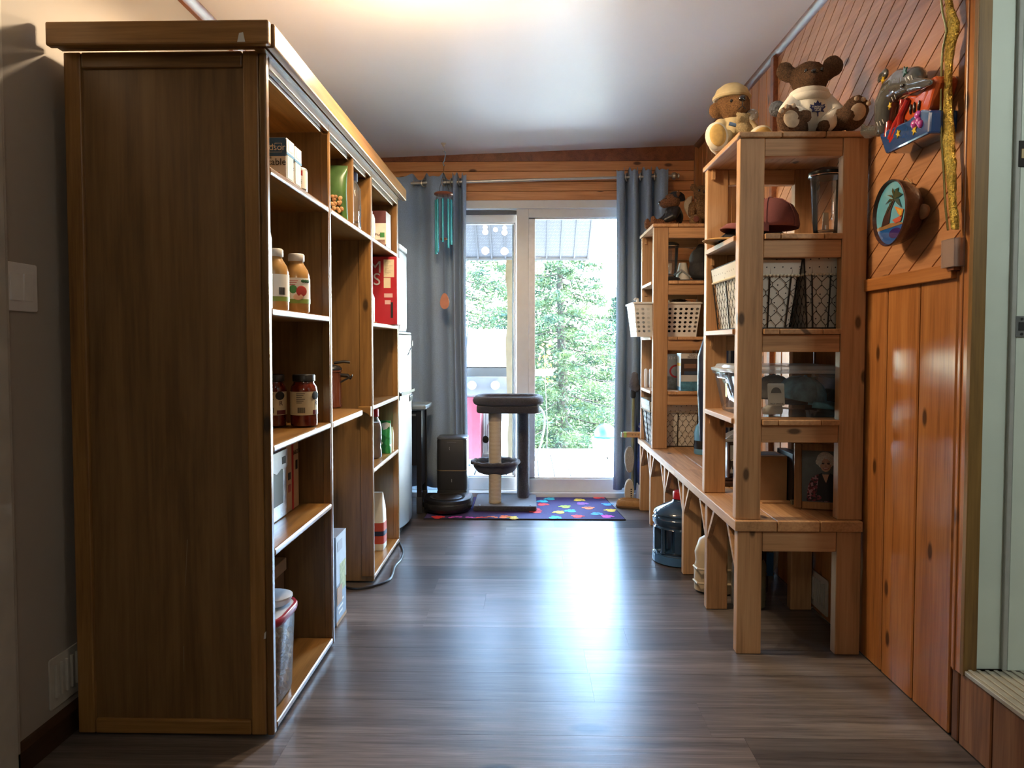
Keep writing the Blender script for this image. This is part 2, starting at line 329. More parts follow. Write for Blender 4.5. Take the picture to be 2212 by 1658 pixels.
# ------------------------------------------------------------------ setting
XL, XR, YB, YN = -1.25, 1.155, 4.95, -2.4
def ceil_z(x): return 2.32 + (x + 1.25) * .0333
fl = struct(MB().box(XL - .1, 2.6, YN, YB + .1, -.08, -.004).build('floor', mat('subfloor', (.05, .045, .04), .8)))
random.seed(3)
pw, plen = .184, 1.22; pm = {}
row = 0; y = -.30
while y < YB:
    x = XL - random.uniform(.05, 1.15); y1 = min(y + pw, YB)
    while x < 1.13:
        xa, xb = max(x, XL), min(x + plen, 1.14)
        if xb - xa > .03: MB().box(xa + .0002, xb - .0002, y + .0003, y1 - .0003, -.006, random.uniform(-.0004, 0)).build('floor_plank', floor_m, fl)
        x += plen
    y += pw
MB().box(XL, 2.6, YN, -.301, -.006, 0).build('floor_plank', floor_m, fl)
mb = MB(); z0, z1 = ceil_z(XL - .1), ceil_z(XR + .1)
mb.prism([(XL - .1, z0), (XR + .1, z1), (XR + .1, z1 + .15), (XL - .1, z0 + .15)], (0, YB + .12 - YN, 0), (0, YN, 0))
struct(mb.build('ceiling', ceil_m))
MB().box(1.25, 2.6, -2.4, 2.2, 2.35, 2.5).build('hall_ceiling', ceil_m, None)['kind'] = 'structure'
struct(MB().box(XL - .1, XL, YN, YB + .1, -.05, 2.5).build('wall_left', wall_m))
struct(MB().box(XL - .1, 2.6, YN - .1, YN, -.05, 2.6).build('wall_rear', wall_m))
struct(MB().box(2.6, 2.7, YN, 2.2, -.05, 2.6).build('wall_hall', wall_m)); struct(MB().box(1.26, 2.6, 2.1, 2.2, -.05, 2.6).build('wall_hall_end', wall_m))
struct(MB().prism([(0, 0), (.012, 0), (.012, .06), (.005, .075), (0, .08)], (0, 3.26, 0), (XL, 1.68, 0)).build('baseboard_left', wood('dark_baseboard', (.04, .02, .01), (.07, .035, .018), (.1, .05, .025), axis=1, knots=0)))
mb = MB(); zc = ceil_z(XL); mb.prism([(0, 0), (.035, 0), (.022, -.012), (.012, -.034), (0, -.038)], (0, 3.6, 0), (XL, 1.30, zc)); struct(mb.build('trim_1', trimw, smooth=True))
mb = MB(); mb.box(XL, XL + .02, 1.55, 1.672, 0, 2.08).box(XL, XL + .012, 1.665, 1.69, 0, 2.08); struct(mb.build('trim_2', mat('worn_white_paint', (.50, .49, .45), .5, var=.12, vs=9), bevel=.003))
# back wall round the sliding door
DX0, DX1, DZ = -.875, .845, 2.035
bw = struct(MB().box(XL, DX0, YB, YB + .12, 0, 2.5).box(DX1, XR + .1, YB, YB + .12, 0, 2.5).box(DX0, DX1, YB, YB + .12, DZ, 2.5).build('wall_back', pine_x))
for a, b in ((2.036, 2.098), (2.100, 2.162), (2.166, 2.232), (2.234, 2.300)):
    MB().box(XL, XR, YB - .016, YB - .001, a, b).build('wall_board', pine_x, bw, bevel=.004)
mb = MB(); mb.prism([(XL, 2.300), (XR, 2.300), (XR, ceil_z(XR)), (XL, ceil_z(XL))], (0, .02, 0), (0, YB - .021, 0)); mb.build('wall_board', trimw, bw)
for i in range(12):
    a = 2.03 - .135 * (i + 1)
    for xa, xb in ((XL, DX0 - .002), (DX1 + .002, XR)):
        MB().box(xa, xb, YB - .016, YB - .001, a, a + .131).build('wall_board', pine_x, bw, bevel=.004)
# right wall and its boards
wr = MB().box(XR, XR + .10, 1.90, YB + .1, 0, 2.55).box(XR, XR + .10, 0.95, 1.90, 0, .198).box(XR, XR + .10, .95, 1.90, 2.22, 2.55).box(XR, XR + .10, YN, .95, 0, 2.55)
wr = struct(wr.build('wall_right', mat('dark_backing', (.06, .028, .012), .7)))
RZ = 1.262
y = 1.936
for k in range(9):   # upright boards below the chair rail
    y1 = min(y + .189, 3.37)
    if y1 - y < .04: break
    MB().box(XR - .014, XR - .001, y + .004, y1 - .004, 0, RZ - .006).build('wall_board', pine_z, wr, bevel=.004, seg=1); y += .189
th = R(32); dv = Vector((-math.cos(th), math.sin(th))); nv = Vector((math.sin(th), math.cos(th)))
def clip(poly, y0, y1, z0, z1):
    for ax, lim, sg in ((0, y0, 1), (0, y1, -1), (1, z0, 1), (1, z1, -1)):
        out = []
        for i, p in enumerate(poly):
            q = poly[(i + 1) % len(poly)]; a, b = (p[ax] - lim) * sg, (q[ax] - lim) * sg
            if a >= 0: out.append(p)
            if a * b < 0: out.append(tuple(p[j] + (q[j] - p[j]) * a / (a - b) for j in (0, 1)))
        poly = out
        if len(poly) < 3: return []
    return poly
P = .130
for k in range(14, 32):
    n0 = k * P - .03; pieces = []
    for a, b, d in ((0, .0615, .012), (.0615, .0665, .006), (.0665, P - .0045, .012)):
        A = nv * (n0 + a); B = nv * (n0 + b); q = [tuple(A + dv * -6), tuple(B + dv * -6), tuple(B + dv * 6), tuple(A + dv * 6)]
        q = clip(q, 1.935, 3.36, RZ - .004, ceil_z(XR) - .012)
        if q: pieces.append((q, d))
    if pieces:
        mb = MB()
        for q, d in pieces: mb.prism(q, (-d, 0, 0), (XR - .001, 0, 0), (0, 1, 0), (0, 0, 1))
        mb.build('wall_board', pine_d, wr)
y = 3.405
while y < YB - .03:
    y1 = min(y + .115, YB - .02)
    MB().box(XR - .012, XR - .001, y + .003, y1 - .003, 0, ceil_z(XR) - .012).build('wall_board', pine_z, wr, bevel=.003, seg=1); y += .115
struct(MB().box(XR - .030, XR - .013, 1.945, 3.36, RZ - .028, RZ + .012).build('trim_3', pine_y, bevel=.003))
struct(MB().box(XR - .034, XR - .0005, 3.362, 3.402, 0, ceil_z(XR) - .02).build('trim_4', trimw, bevel=.003))
struct(MB().box(XR - .036, XR - .0005, YB - .052, YB - .022, 0, ceil_z(XR) - .02).build('trim_5', pine_z, bevel=.003))
mb = MB(); zc = ceil_z(XR); mb.prism([(0, 0), (-.035, 0), (-.030, -.010), (-.012, -.032), (0, -.036)], (0, YB - 1.6, 0), (XR - .003, 1.58, zc)); struct(mb.build('trim_6', trimw, smooth=True))
struct(MB().prism([(0, 0), (.016, 0), (.016, .052), (.006, .062), (0, .062)], (0, 1.5, 0), (XR - .0125, 3.38, 0), (-1, 0, 0)).build('baseboard_right', pine_y))
# door opening on the right: casing, painted jamb, stop, threshold, boards under the sill
c = struct(MB().box(XR - .017, XR - .001, 1.88, 1.93, .19, 2.55).box(XR - .021, XR - .001, 1.908, 1.918, .19, 2.55).build('trim_7', pine_z, bevel=.003))
j = struct(MB().box(XR - .023, XR + .012, 1.862, 1.8795, .195, 2.25).build('trim_8', casing, bevel=.002))
dj = struct(MB().box(XR + .013, XR + .125, 1.872, 1.90, .21, 2.25).box(XR + .122, XR + .30, 1.868, 1.90, .21, 2.25).build('door_2', jambp, bevel=.002))
MB().box(XR + .076, XR + .089, 1.860, 1.871, .212, 2.25).build('door_stop', mat('grey_weatherstrip', (.34, .36, .34), .6), dj, bevel=.003)
MB().box(XR + .09, XR + .45, 1.862, 1.8715, .212, 2.25).build('jamb_board', jambp, dj, bevel=.001)
p = at(2203, 705, 1.86); sk = MB().box(p.x - .011, p.x + .06, 1.8585, 1.8615, p.z - .027, p.z + .027).build('strike_plate', mat('dull_metal', (.22, .24, .25), .4, .9), dj, bevel=.001)
MB().box(p.x - .004, p.x + .03, 1.857, 1.8584, p.z - .010, p.z + .011).build('latch_hole', ink, dj); 
for s in (-1, 1): MB().cyl((p.x + .004, 1.8583, p.z + s * .019), (p.x + .004, 1.8572, p.z + s * .019), .0035, 10).build('screw', ink, dj)
p = at(2207, 332, 1.86); MB().box(p.x - .008, p.x + .06, 1.8585, 1.8615, p.z - .033, p.z + .033).build('deadbolt_plate', mat('dark_bronze', (.015, .013, .012), .4, .7), dj, bevel=.002)
MB().box(p.x - .002, p.x + .03, 1.857, 1.8584, p.z - .012, p.z + .012).build('deadbolt_hole', mat('brass_edge', (.3, .24, .14), .4, .8), dj, bevel=.001)
thr = struct(MB().box(XR - .020, XR + .60, .96, 1.862, .198, .210).build('sill_1', mat('worn_aluminium', (.42, .40, .34), .45, .4, var=.15, vs=12), bevel=.002))
for i in range(9): MB().box(XR - .012 + i * .022, XR - .002 + i * .022, .96, 1.862, .2101, .2135).build('tread_ridge', mat('worn_aluminium', (1, 1, 1)), thr, bevel=.001, seg=1)
y = 1.93
for wd in (.035, .135, .19, .19, .19, .19):
    MB().box(XR - .013, XR - .001, y - wd + .003, y - .003, 0, .196).build('wall_board', wood('worn_step_board', (.10, .036, .012), (.19, .075, .027), (.28, .135, .06), axis=2, knots=.2, rough=.55), wr, bevel=.003, seg=1); y -= wd
# light switch, registers
p0 = atX(5, 600, XL + .004); p1 = atX(80, 600, XL + .004); yc = (p0.y + p1.y) / 2
T = thing('light_switch', 'white double rocker light switch plate on the grey wall beside the tall cabinet', 'switch', (XL, yc, atX(42, 620, XL).z))
MB().prism(rrect(.117, .118, .006), (.006, 0, 0), (.0003, 0, 0), (0, 1, 0), (0, 0, 1)).build('plate', whitepl, T, local=True, bevel=.002)
for s in (-1, 1):
    MB().prism([(-.033, .006), (.033, .006), (.033, .0075 if s < 0 else .011), (-.033, .011 if s < 0 else .0075)], (0, .033, 0), (0, s * .023 - .0165, 0), (0, 0, 1), (1, 0, 0)).build('rocker', whitepl, T, local=True, bevel=.001)
    for t in (-1, 1): MB().cyl((.006, s * .023, t * .048), (.0072, s * .023, t * .048), .003, 10).build('screw', whitepl, T, local=True)
def register(name, label, loc, nrm, wd, ht, n, vert):
    T = thing(name, label, 'vent', loc)
    MB().prism(rrect(wd, ht, .008), (nrm * .005, 0, 0), (0, 0, ht / 2), (0, 1, 0), (0, 0, 1)).build('plate', mat('vent_white', (.55, .54, .50), .5), T, local=True, bevel=.0015)
    for i in range(n):
        q = -wd * .36 + i * wd * .72 / (n - 1)
        MB().box(min(nrm * .005, nrm * .012), max(nrm * .005, nrm * .012), q - .003, q + .003, ht * .2, ht * .85).build('louver', mat('vent_white', (1, 1, 1)), T, local=True, bevel=.001)
register('wall_vent', 'white wall register with upright louvers low behind the tall cabinet', (XL, 1.885, .10), 1, .15, .135, 6, True)
register('wall_vent', 'white louvered register at floor level in the dark under the bench', (XR - .0145, 2.80, .02), -1, .17, .14, 7, True)
# sliding door
sd = struct(MB().box(DX0, DX0 + .045, YB - .03, YB + .10, 0, DZ).box(DX1 - .045, DX1, YB - .03, YB + .10, 0, DZ).box(DX0, DX1, YB - .03, YB + .10, DZ - .055, DZ).box(DX0, DX1, YB - .045, YB + .10, 0, .035).build('door_1', vinyl_w, bevel=.003))
def sash(x0, x1, yy, z0, z1, st, top, bot, th=.034):
    MB().box(x0, x0 + st, yy, yy + th, z0, z1).build('door_stile', vinyl_w, sd, bevel=.003); MB().box(x1 - st, x1, yy, yy + th, z0, z1).build('door_stile', vinyl_w, sd, bevel=.003)
    MB().box(x0 + st, x1 - st, yy, yy + th, z1 - top, z1).build('door_rail', vinyl_w, sd, bevel=.003); MB().box(x0 + st, x1 - st, yy, yy + th, z0, z0 + bot).build('door_rail', vinyl_w, sd, bevel=.003)
    a, b, c, d = x0 + st, x1 - st, z0 + bot, z1 - top
    bd = MB()
    for q in ((a, a + .045, c, d), (b - .012, b, c, d), (a, b, c, c + .010), (a, b, d - .010, d)): bd.box(q[0], q[1], yy + .012, yy + th - .004, q[2], q[3])
    bd.build('glazing_bead', mat('white_bead', (.80, .80, .80), .3), sd, bevel=.002)
    MB().box(a + .002, b - .002, yy + .020, yy + .024, c + .002, d - .002).build('glass_pane', clear('window_glass', (.93, .97, .96), .0, 1.35), sd)
sash(-.080, DX1 - .02, YB - .006, .036, 1.982, .082, .060, .088)
sash(DX0 + .02, -.030, YB + .046, .036, 1.982, .060, .085, .088)
MB().box(-.112, -.082, YB + .085, YB + .11, .10, 1.94).build('screen_edge', mat('black_seal', (.015, .015, .018), .6), sd, bevel=.004)
MB().box(DX0 + .02, -.08, YB + .03, YB + .045, 1.95, 1.975).build('track_seal', mat('grey_seal', (.12, .12, .13), .6), sd)
# tan weathered strip leaning outside behind the mullion
mb = MB(); random.seed(5); rs = []
for i in range(15):
    z = .07 + i * (1.65 - .07) / 14; wv = random.uniform(-.006, .006); xx = -.128 + (.012 if i < 5 else 0) + wv; wd = .052 + random.uniform(-.008, .008)
    rs.append([Vector((xx - wd / 2, YB + .125, z)), Vector((xx + wd / 2, YB + .128, z)), Vector((xx + wd / 2, YB + .134, z)), Vector((xx - wd / 2, YB + .134, z))])
tag(mb.loft(rs).build('cardboard_strip', mat('tan_board', (.42, .30, .19), .8, var=.12, vs=14), None, off=(-.128, YB + .13, .07)), 'torn tan cardboard strip standing upright outside behind the door glass', 'strip')
# curtains and rod
rz0, rz1 = 2.135, 2.178
def rodz(x): return rz0 + (x + .88) * (rz1 - rz0) / 1.85
T = thing('curtain_rod', 'brushed metal curtain rod spanning above the sliding glass door', 'rod', (0, 4.855, 2.155))
MB().cyl((-1.05, 4.855, rodz(-1.05)), (.10, 4.855, rodz(.10)), .0105).build('rod_tube', mat('satin_nickel', (.58, .55, .48), .3, .9), T, smooth=True)
MB().cyl((.10, 4.855, rodz(.10)), (.955, 4.855, rodz(.955)), .0085).build('rod_tube', mat('satin_nickel', (1, 1, 1)), T, smooth=True)
MB().lathe([(.008, 0), (.022, .004), (.026, .02), (.014, .04), (.018, .048), (.004, .055)], n=14).xf(Matrix.Translation((.955, 4.855, rodz(.955))) @ Matrix.Rotation(R(90), 4, 'Y')).build('finial', mat('satin_nickel', (1, 1, 1)), T, smooth=True)
for x in (-.95, .93): MB().box(x - .012, x + .012, 4.858, 4.934, rodz(x) - .014, rodz(x) - .004).box(x - .014, x + .014, 4.922, 4.934, rodz(x) - .04, rodz(x) + .02).build('bracket', mat('satin_nickel', (1, 1, 1)), T)
curt = mat('blue_grey_linen', (.30, .41, .56), .9, var=.10, vs=160, bump=.25, bs=500, sheen=.2)
def curtain(label, xs, zb, rings):
    """xs: list of (x, y offset) knots of the pleat line seen from above"""
    xs = [Vector((a, b)) for a, b in xs]; pts = []
    for i in range(len(xs) - 1):
        p0, p1, p2, p3 = xs[max(i - 1, 0)], xs[i], xs[i + 1], xs[min(i + 2, len(xs) - 1)]
        for k in range(8):
            t = k / 8; pts.append(.5 * ((2 * p1) + (p2 - p0) * t + (2 * p0 - 5 * p1 + 4 * p2 - p3) * t * t + (3 * p1 - p0 - 3 * p2 + p3) * t ** 3))
    pts.append(xs[-1]); N = len(pts); cxm = sum(p.x for p in pts) / N
    T = thing('curtain', label, 'curtain', (cxm, 4.855, zb)); M = 16; vs = []; fs = []
    for r in range(M + 1):
        t = r / M
        for i, p in enumerate(pts):
            zt = rodz(p.x) + .048 + .018 * math.cos(p.y * 60); z = zb + (zt - zb) * t
            amp = .75 + .25 * t + .06 * math.sin(3 * t + i * .2); x = cxm + (p.x - cxm) * (1.03 - .03 * t) + .006 * math.sin(4 * t + p.x * 9)
            vs.append((x, 4.858 + p.y * amp, z))
    fs = [(r * N + i, r * N + i + 1, (r + 1) * N + i + 1, (r + 1) * N + i) for r in range(M) for i in range(N - 1)]
    o = MB().add(vs, fs).build('curtain_cloth', curt, T, smooth=2); q = o.modifiers.new('thick', 'SOLIDIFY'); q.thickness = .003
    for x, a in rings:
        ring = [(.024 * math.cos(2 * math.pi * j / 16), 0, .024 * math.sin(2 * math.pi * j / 16)) for j in range(16)]
        MB().tube(ring, .0045, 6, closed=True, caps=False).xf(Matrix.Translation((x, 4.856, rodz(x))) @ Matrix.Rotation(R(a), 4, 'Z')).build('grommet', mat('satin_nickel', (1, 1, 1)), T, smooth=True)
curtain('blue-grey linen curtain hanging left of the sliding door behind the wind chime', [(-1.13, .03), (-1.06, -.045), (-.97, .035), (-.885, -.040), (-.80, -.02), (-.742, .045), (-.70, .03), (-.645, -.055), (-.585, -.04), (-.545, .045), (-.515, .04), (-.492, -.060), (-.468, .04), (-.455, .045), (-.435, -.055), (-.415, -.03)], .085,
        [(-.79, 35), (-.70, 40), (-.57, 60), (-.515, 70), (-.46, 75)])
curtain('blue-grey linen curtain bunched right of the sliding door beside the far shelf', [(.585, -.03), (.605, -.06), (.635, -.045), (.652, .045), (.668, .05), (.69, -.055), (.722, -.055), (.748, .045), (.762, .05), (.785, -.055), (.815, -.05), (.838, .045), (.85, .05), (.872, -.055), (.90, -.06), (.93, -.03)], .075,
        [(.655, 70), (.75, 70), (.845, 70)])
# ceiling lamp, added unseen fill lamps at the rear and in the hall, hook
def ceiling_lamp(label, x, y, z, bulbs, em, name='ceiling_lamp'):
    T = thing(name, label, 'lamp', (x, y, z)); nick = mat('lamp_nickel', (.55, .52, .46), .3, .9)
    MB().lathe([(.075, 0), (.075, -.012), (.055, -.024), (.001, -.026)], n=28).build('canopy', nick, T, local=True, smooth=True)
    for bx, by in bulbs:
        MB().tube([(0, 0, -.022), (bx * .5, by * .5, -.03), (bx * .95, by * .95, -.030)], .006, 8).build('arm', nick, T, local=True, smooth=True)
        MB().lathe([(.013, -.022), (.016, -.030), (.016, -.048)], (bx, by, 0), 14).build('socket', nick, T, local=True, smooth=True)
        MB().lathe([(.010, -.048), (.022, -.060), (.027, -.074), (.022, -.090), (.001, -.100)], (bx, by, 0), 16).build('bulb', mat('lit_bulb', (1, .9, .7), .3, emit=(1, .78, .48), es=14), T, local=True, smooth=True)
x0, y0 = -.35, 2.46; zc = ceil_z(x0)
ceiling_lamp('nickel ceiling lamp with lit bulbs at the top edge above the aisle', x0, y0, zc - .003, [(.10, 0), (-.10, .04), (0, -.12)], 12)
ceiling_lamp('added unseen fill lamp behind the camera over the near floor', .15, -.9, ceil_z(.15) - .003, [(.1, 0), (-.1, 0)], 8)
ceiling_lamp('added unseen fill lamp beyond the painted door jamb', 1.55, .50, 2.349, [(.1, 0), (-.1, 0)], 8)
# ------------------------------------------------------------------ left pantry cabinet
XF, XB = -.683, -1.218
Y0, Y1, Y2, Y3 = 1.880, 2.468, 3.131, 3.775
ZT = 1.822
T = thing('pantry_cabinet', 'tall open pantry cabinet of varnished brown wood along the left wall', 'cabinet', ((XF + XB) / 2, (Y0 + Y3) / 2, 0))
pc = T
MB().box(XB + .03, XF - .03, Y0 + .010, Y0 + .022, .02, ZT - .02).build('end_panel', cab_panel, T)
MB().box(XB, XB + .046, Y0, Y0 + .024, .006, ZT).build('stile', cab_z, T, bevel=.004); MB().box(XF - .062, XF - .020, Y0, Y0 + .024, .006, ZT).build('stile', cab_z, T, bevel=.004)
MB().box(XB + .047, XF - .063, Y0, Y0 + .024, ZT - .042, ZT).build('rail', cab_x, T, bevel=.004); MB().box(XB + .047, XF - .063, Y0, Y0 + .024, .006, .045).build('rail', cab_x, T, bevel=.004)
MB().box(XF - .019, XF, Y0 - .001, Y0 + .022, .006, ZT).build('face_stile', cab_z, T, bevel=.004)
for yy, st in ((Y1, .028), (Y2, .055), (Y3 - .02, .030)):
    MB().box(XB + .01, XF, yy, yy + .020, .006, ZT - .01).build('divider', cab_panel, T, bevel=.004)
    MB().box(XF - st, XF - .002, yy - .006, yy - .0005, .03, 1.775).build('divider_stile', cab_z, T, bevel=.002)
MB().box(XB, XB + .010, Y0 + .02, Y3, .006, ZT).build('back_panel', cab_panel, T)
SH = [.030, .505, .787, 1.155, 1.530]
def shelf(y0, y1, z, name='shelf', th=.020, x1=XF):
    MB().box(XB + .012, x1, y0, y1, z - th, z).build(name, cab_y, T, bevel=.006, seg=3)
for z in SH: shelf(Y0 + .025, Y1 - .001, z); shelf(Y2 + .021, Y3 - .021, z)
shelf(Y1 + .021, Y2 - .001, 1.530)
MB().box(XB + .012, XF - .003, 2.816, 2.834, 1.531, 1.79).build('divider', cab_panel, T, bevel=.004)
mb = MB(); poly = [(XB + .012, Y1 + .021), (XF, Y1 + .021), (XF, 2.93)] + [(XF - .07 + .07 * math.cos(R(a)), 2.93 + .07 * math.sin(R(a))) for a in range(15, 91, 15)] + [(XB + .012, 3.0)]
mb.prism(poly, (0, 0, .024), (0, 0, .763), (1, 0, 0), (0, 1, 0)).build('counter_shelf', cab_y, T, bevel=.005)
mb = MB(); poly = [(0, 0), (.055, 0), (.055, -.022)] + [(.055 - .055 * math.sin(R(a)) * .9, -.045 + .023 * math.cos(R(a))) for a in range(15, 91, 15)] + [(0, -.045)]
mb.prism([(-p[0], p[1]) for p in poly], (0, .028, 0), (XF - .002, 3.095, .787)).build('shelf_cleat', cab_x, T, bevel=.003)
MB().box(XF - .018, XF - .001, Y0 + .025, Y3 - .021, 1.785, ZT).build('header_rail', cab_y, T, bevel=.003)
MB().box(XF - .024, XF - .018, Y0 + .03, Y3 - .025, 1.773, 1.79).build('header_bead', cab_y, T, bevel=.002)
MB().box(XB, XF - .02, Y0 + .025, Y3, ZT - .012, ZT).build('top_panel', cab_y, T)
MB().box(XB + .012, XF - .026, Y0 + .025, Y3 - .021, 1.782, 1.792).build('soffit_panel', cab_y, T)
CZ0, CZ1 = 1.816, 1.876
MB().box(XB - .008, -.655, 1.822, 1.846, CZ0, CZ1).build('crown_board', cab_x, T, bevel=.005)
MB().box(-.672, -.648, 1.847, 3.83, CZ0, CZ1).build('crown_board', cab_y, T, bevel=.005)
MB().box(XB, -.673, 3.79, 3.812, CZ0, CZ1).build('crown_board', cab_x, T, bevel=.005)
MB().prism([(0, 0), (-.030, 0), (-.030, .010), (-.012, .014), (0, .030)], (0, 1.93, 0), (-.674, 1.85, ZT - .008), (1, 0, 0)).build('crown_moulding', cab_y, T)
MB().box(XB, -.70, 1.847, 1.879, ZT + .001, ZT + .012).build('crown_moulding', cab_x, T)
p = at(520, 80, 1.8215); MB().prism([(-.009, -.012), (.011, -.012), (.006, .012), (-.004, .010)], (0, -.0012, 0), (p.x, 1.8222, p.z)).build('paint_chip', white_p, T)
for a, b, y0, y1 in ((404, 400, 1165, 1265), (396, 397, 1395, 1450)):
    p = at(a, y0, Y0 + .0098); q = at(b, y1, Y0 + .0098); MB().prism([(p.x, p.z), (p.x + .002, p.z), (q.x + .001, q.z), (q.x, q.z)], (0, -.0006, 0), (0, Y0 + .0099, 0)).build('scratch', mat('raw_scratch', (.30, .22, .13), .8), T)
p = at(572, 1372, Y0 - .0012); MB().prism([(-.003, -.01), (.003, -.008), (.004, .012), (-.001, .006)], (0, -.001, 0), (p.x, Y0 - .0005, p.z)).build('paint_chip', white_p, T)
# ------------------------------------------------------------------ things in the cabinet
EPS = .0012
wb = mat('salt_white', (.70, .70, .68), .5); wblue = mat('salt_blue', (.02, .10, .26), .5)
sidep = [('r', .1, .9, .04, .60, mat('fine_print', (.62, .61, .57), .6)), ('r', 0, 1, .62, 1, mat('salt_pale', (.60, .64, .68), .5)), ('r', 0, 1, .60, .66, mat('salt_band', (.08, .25, .5), .5)), ('r', .25, .75, .72, .96, paper)]
for i, (ya, yb, h) in enumerate(((2.055, 2.122, .117), (2.126, 2.190, .114))):
    c_ = carton('salt_box', ['blue and white table salt box at the front of the top left shelf', 'second salt box standing behind the blue and white one, top left shelf'][i], 'box', -.815, -.692, ya, yb, 1.530 + EPS, 1.530 + h, wb,
           [('f', 0, 1, .55, 1, wblue), ('f', 0, 1, 0, .02, wblue), ('f', .55, .85, .02, .16, mat('tomato_print', (.45, .06, .03), .5))] + sidep,
           [('f', .62, .76, .026, 'Windsor', paper), ('f', .66, .40, .027, 'de table', ink), ('f', .60, .51, .010, 'iodé', ink)], 'salt boxes on the top shelf')
    if i == 0: MB().tube([(-.045, -.0345, .075), (.05, -.0345, .075), (.05, -.0345, .100), (.03, -.0345, .100), (.03, -.0345, .094), (.01, -.0345, .094), (.01, -.0345, .100), (-.02, -.0345, .100), (-.02, -.0345, .094), (-.045, -.0345, .094)], .0007, 4, closed=True).build('castle_outline', paper, c_, local=True)
def can(name, label, p, r, h, m, group=None):
    T = thing(name, label, 'can', p, 0, group)
    MB().lathe([(r * .94, 0), (r, .003), (r, h - .003), (r * .95, h), (r * .9, h - .003), (.001, h - .003)]).build('can_body', steel, T, local=True, smooth=True)
    MB().lathe([(r + .0004, .008), (r + .0004, h - .008)], caps=False).build('can_label', m, T, local=True, smooth=2); return T
T = can('food_can', 'small white tin can with red label beside the salt boxes', (-.722, 2.240, 1.530 + EPS), .033, .072, paper)
patch(T, 'red_band', .0339, .046, .062, -95, -40, redp); text(T, 'CRÈ', (.013, -.0348, .026), .016, rot=(R(90), 0, R(20)), local=True)
# white carton, juice jars
T = thing('milk_carton', 'pale white carton at the very front of the second shelf', 'carton', (-.742, 1.930, 1.155 + EPS))
MB().loft([rsec(.090, .044, .006, z) for z in (0, .19)] + [rsec(.085, .042, .006, .205), rsec(.05, .040, .004, .218)]).build('carton_body', mat('carton_pale', (.66, .74, .80), .35), T, local=True, bevel=.001)
MB().lathe([(.012, .218), (.013, .220), (.013, .228), (.001, .230)], n=16).build('cap', whitepl, T, local=True, smooth=True)
sauce = mat('apple_sauce', (.42, .235, .075), .22, coat=.6, var=.05)
JP = [(.036, 0), (.041, .006), (.0415, .040), (.040, .044), (.0415, .048), (.0415, .100), (.041, .118), (.036, .136), (.025, .154), (.022, .160), (.022, .168)]
for i, (x, yy, lab) in enumerate(((-.762, 2.150, 'plastic jar of apple sauce turned to show its barcode, beside the white carton'), (-.737, 2.275, 'apple sauce jar with red apple picture on its label'))):
    T = bottle('sauce_jar', lab, 'jar', (x, yy, 1.155 + EPS), JP, sauce, [(.024, .164), (.0255, .166), (.0255, .184), (.022, .188), (.001, .188)], mat('jar_cap_white', (.62, .60, .57), .4), (.0421, .030, .110, paper), 'apple sauce jars', body='jar_body')
    b = -72
    def pp(a, z): t = R(b + a); return (.0430 * math.cos(t), .0430 * math.sin(t), z)
    patch(T, 'green_band', .0425, .030, .044, -180, 180, mat('label_green', (.22, .32, .06), .5), n=24)
    rt = (R(90), 0, R(90 + b))
    if i == 1:
        a_ = MB().ell((0, 0, 0), (.017, .0012, .017)); a_.xf(Matrix.Translation(pp(20, .068)) @ Matrix.Rotation(R(90 + b + 20), 4, 'Z')).build('apple_print', mat('apple_red', (.45, .05, .04), .4), T, local=True, smooth=True)
        a_ = MB().ell((0, 0, 0), (.012, .0012, .013)); a_.xf(Matrix.Translation(pp(-14, .074)) @ Matrix.Rotation(R(90 + b - 14), 4, 'Z')).build('apple_print', greenp, T, local=True, smooth=True)
        a_ = MB().ell((0, 0, 0), (.015, .0010, .010)); a_.xf(Matrix.Translation(pp(6, .050)) @ Matrix.Rotation(R(90 + b + 6), 4, 'Z')).build('apple_slice_print', mat('slice', (.75, .45, .32), .5), T, local=True, smooth=True)
        for q in (28, 40, 52): MB().ell((0, 0, 0), (.008, .001, .005)).xf(Matrix.Translation(pp(q, .100)) @ Matrix.Rotation(R(90 + b + q), 4, 'Z')).build('leaf_print', mat('leaf_dark', (.02, .09, .03), .5), T, local=True)
        for k in range(3): MB().box(-.016, .012 - .004 * k, -.0004, .0004, -.0008, .0008).xf(Matrix.Translation(pp(-10, .100 - k * .006)) @ Matrix.Rotation(R(90 + b - 10), 4, 'Z')).build('text_line', redp if i else ink, T, local=True)
    else:
        for k in range(7): MB().box(-.0008 - .0004 * (k % 2), .0008, -.0004, .0004, -.011, .011).xf(Matrix.Translation(pp(18 + k * 4, .060)) @ Matrix.Rotation(R(90 + b + 18 + k * 4), 4, 'Z')).build('barcode_bar', ink, T, local=True)
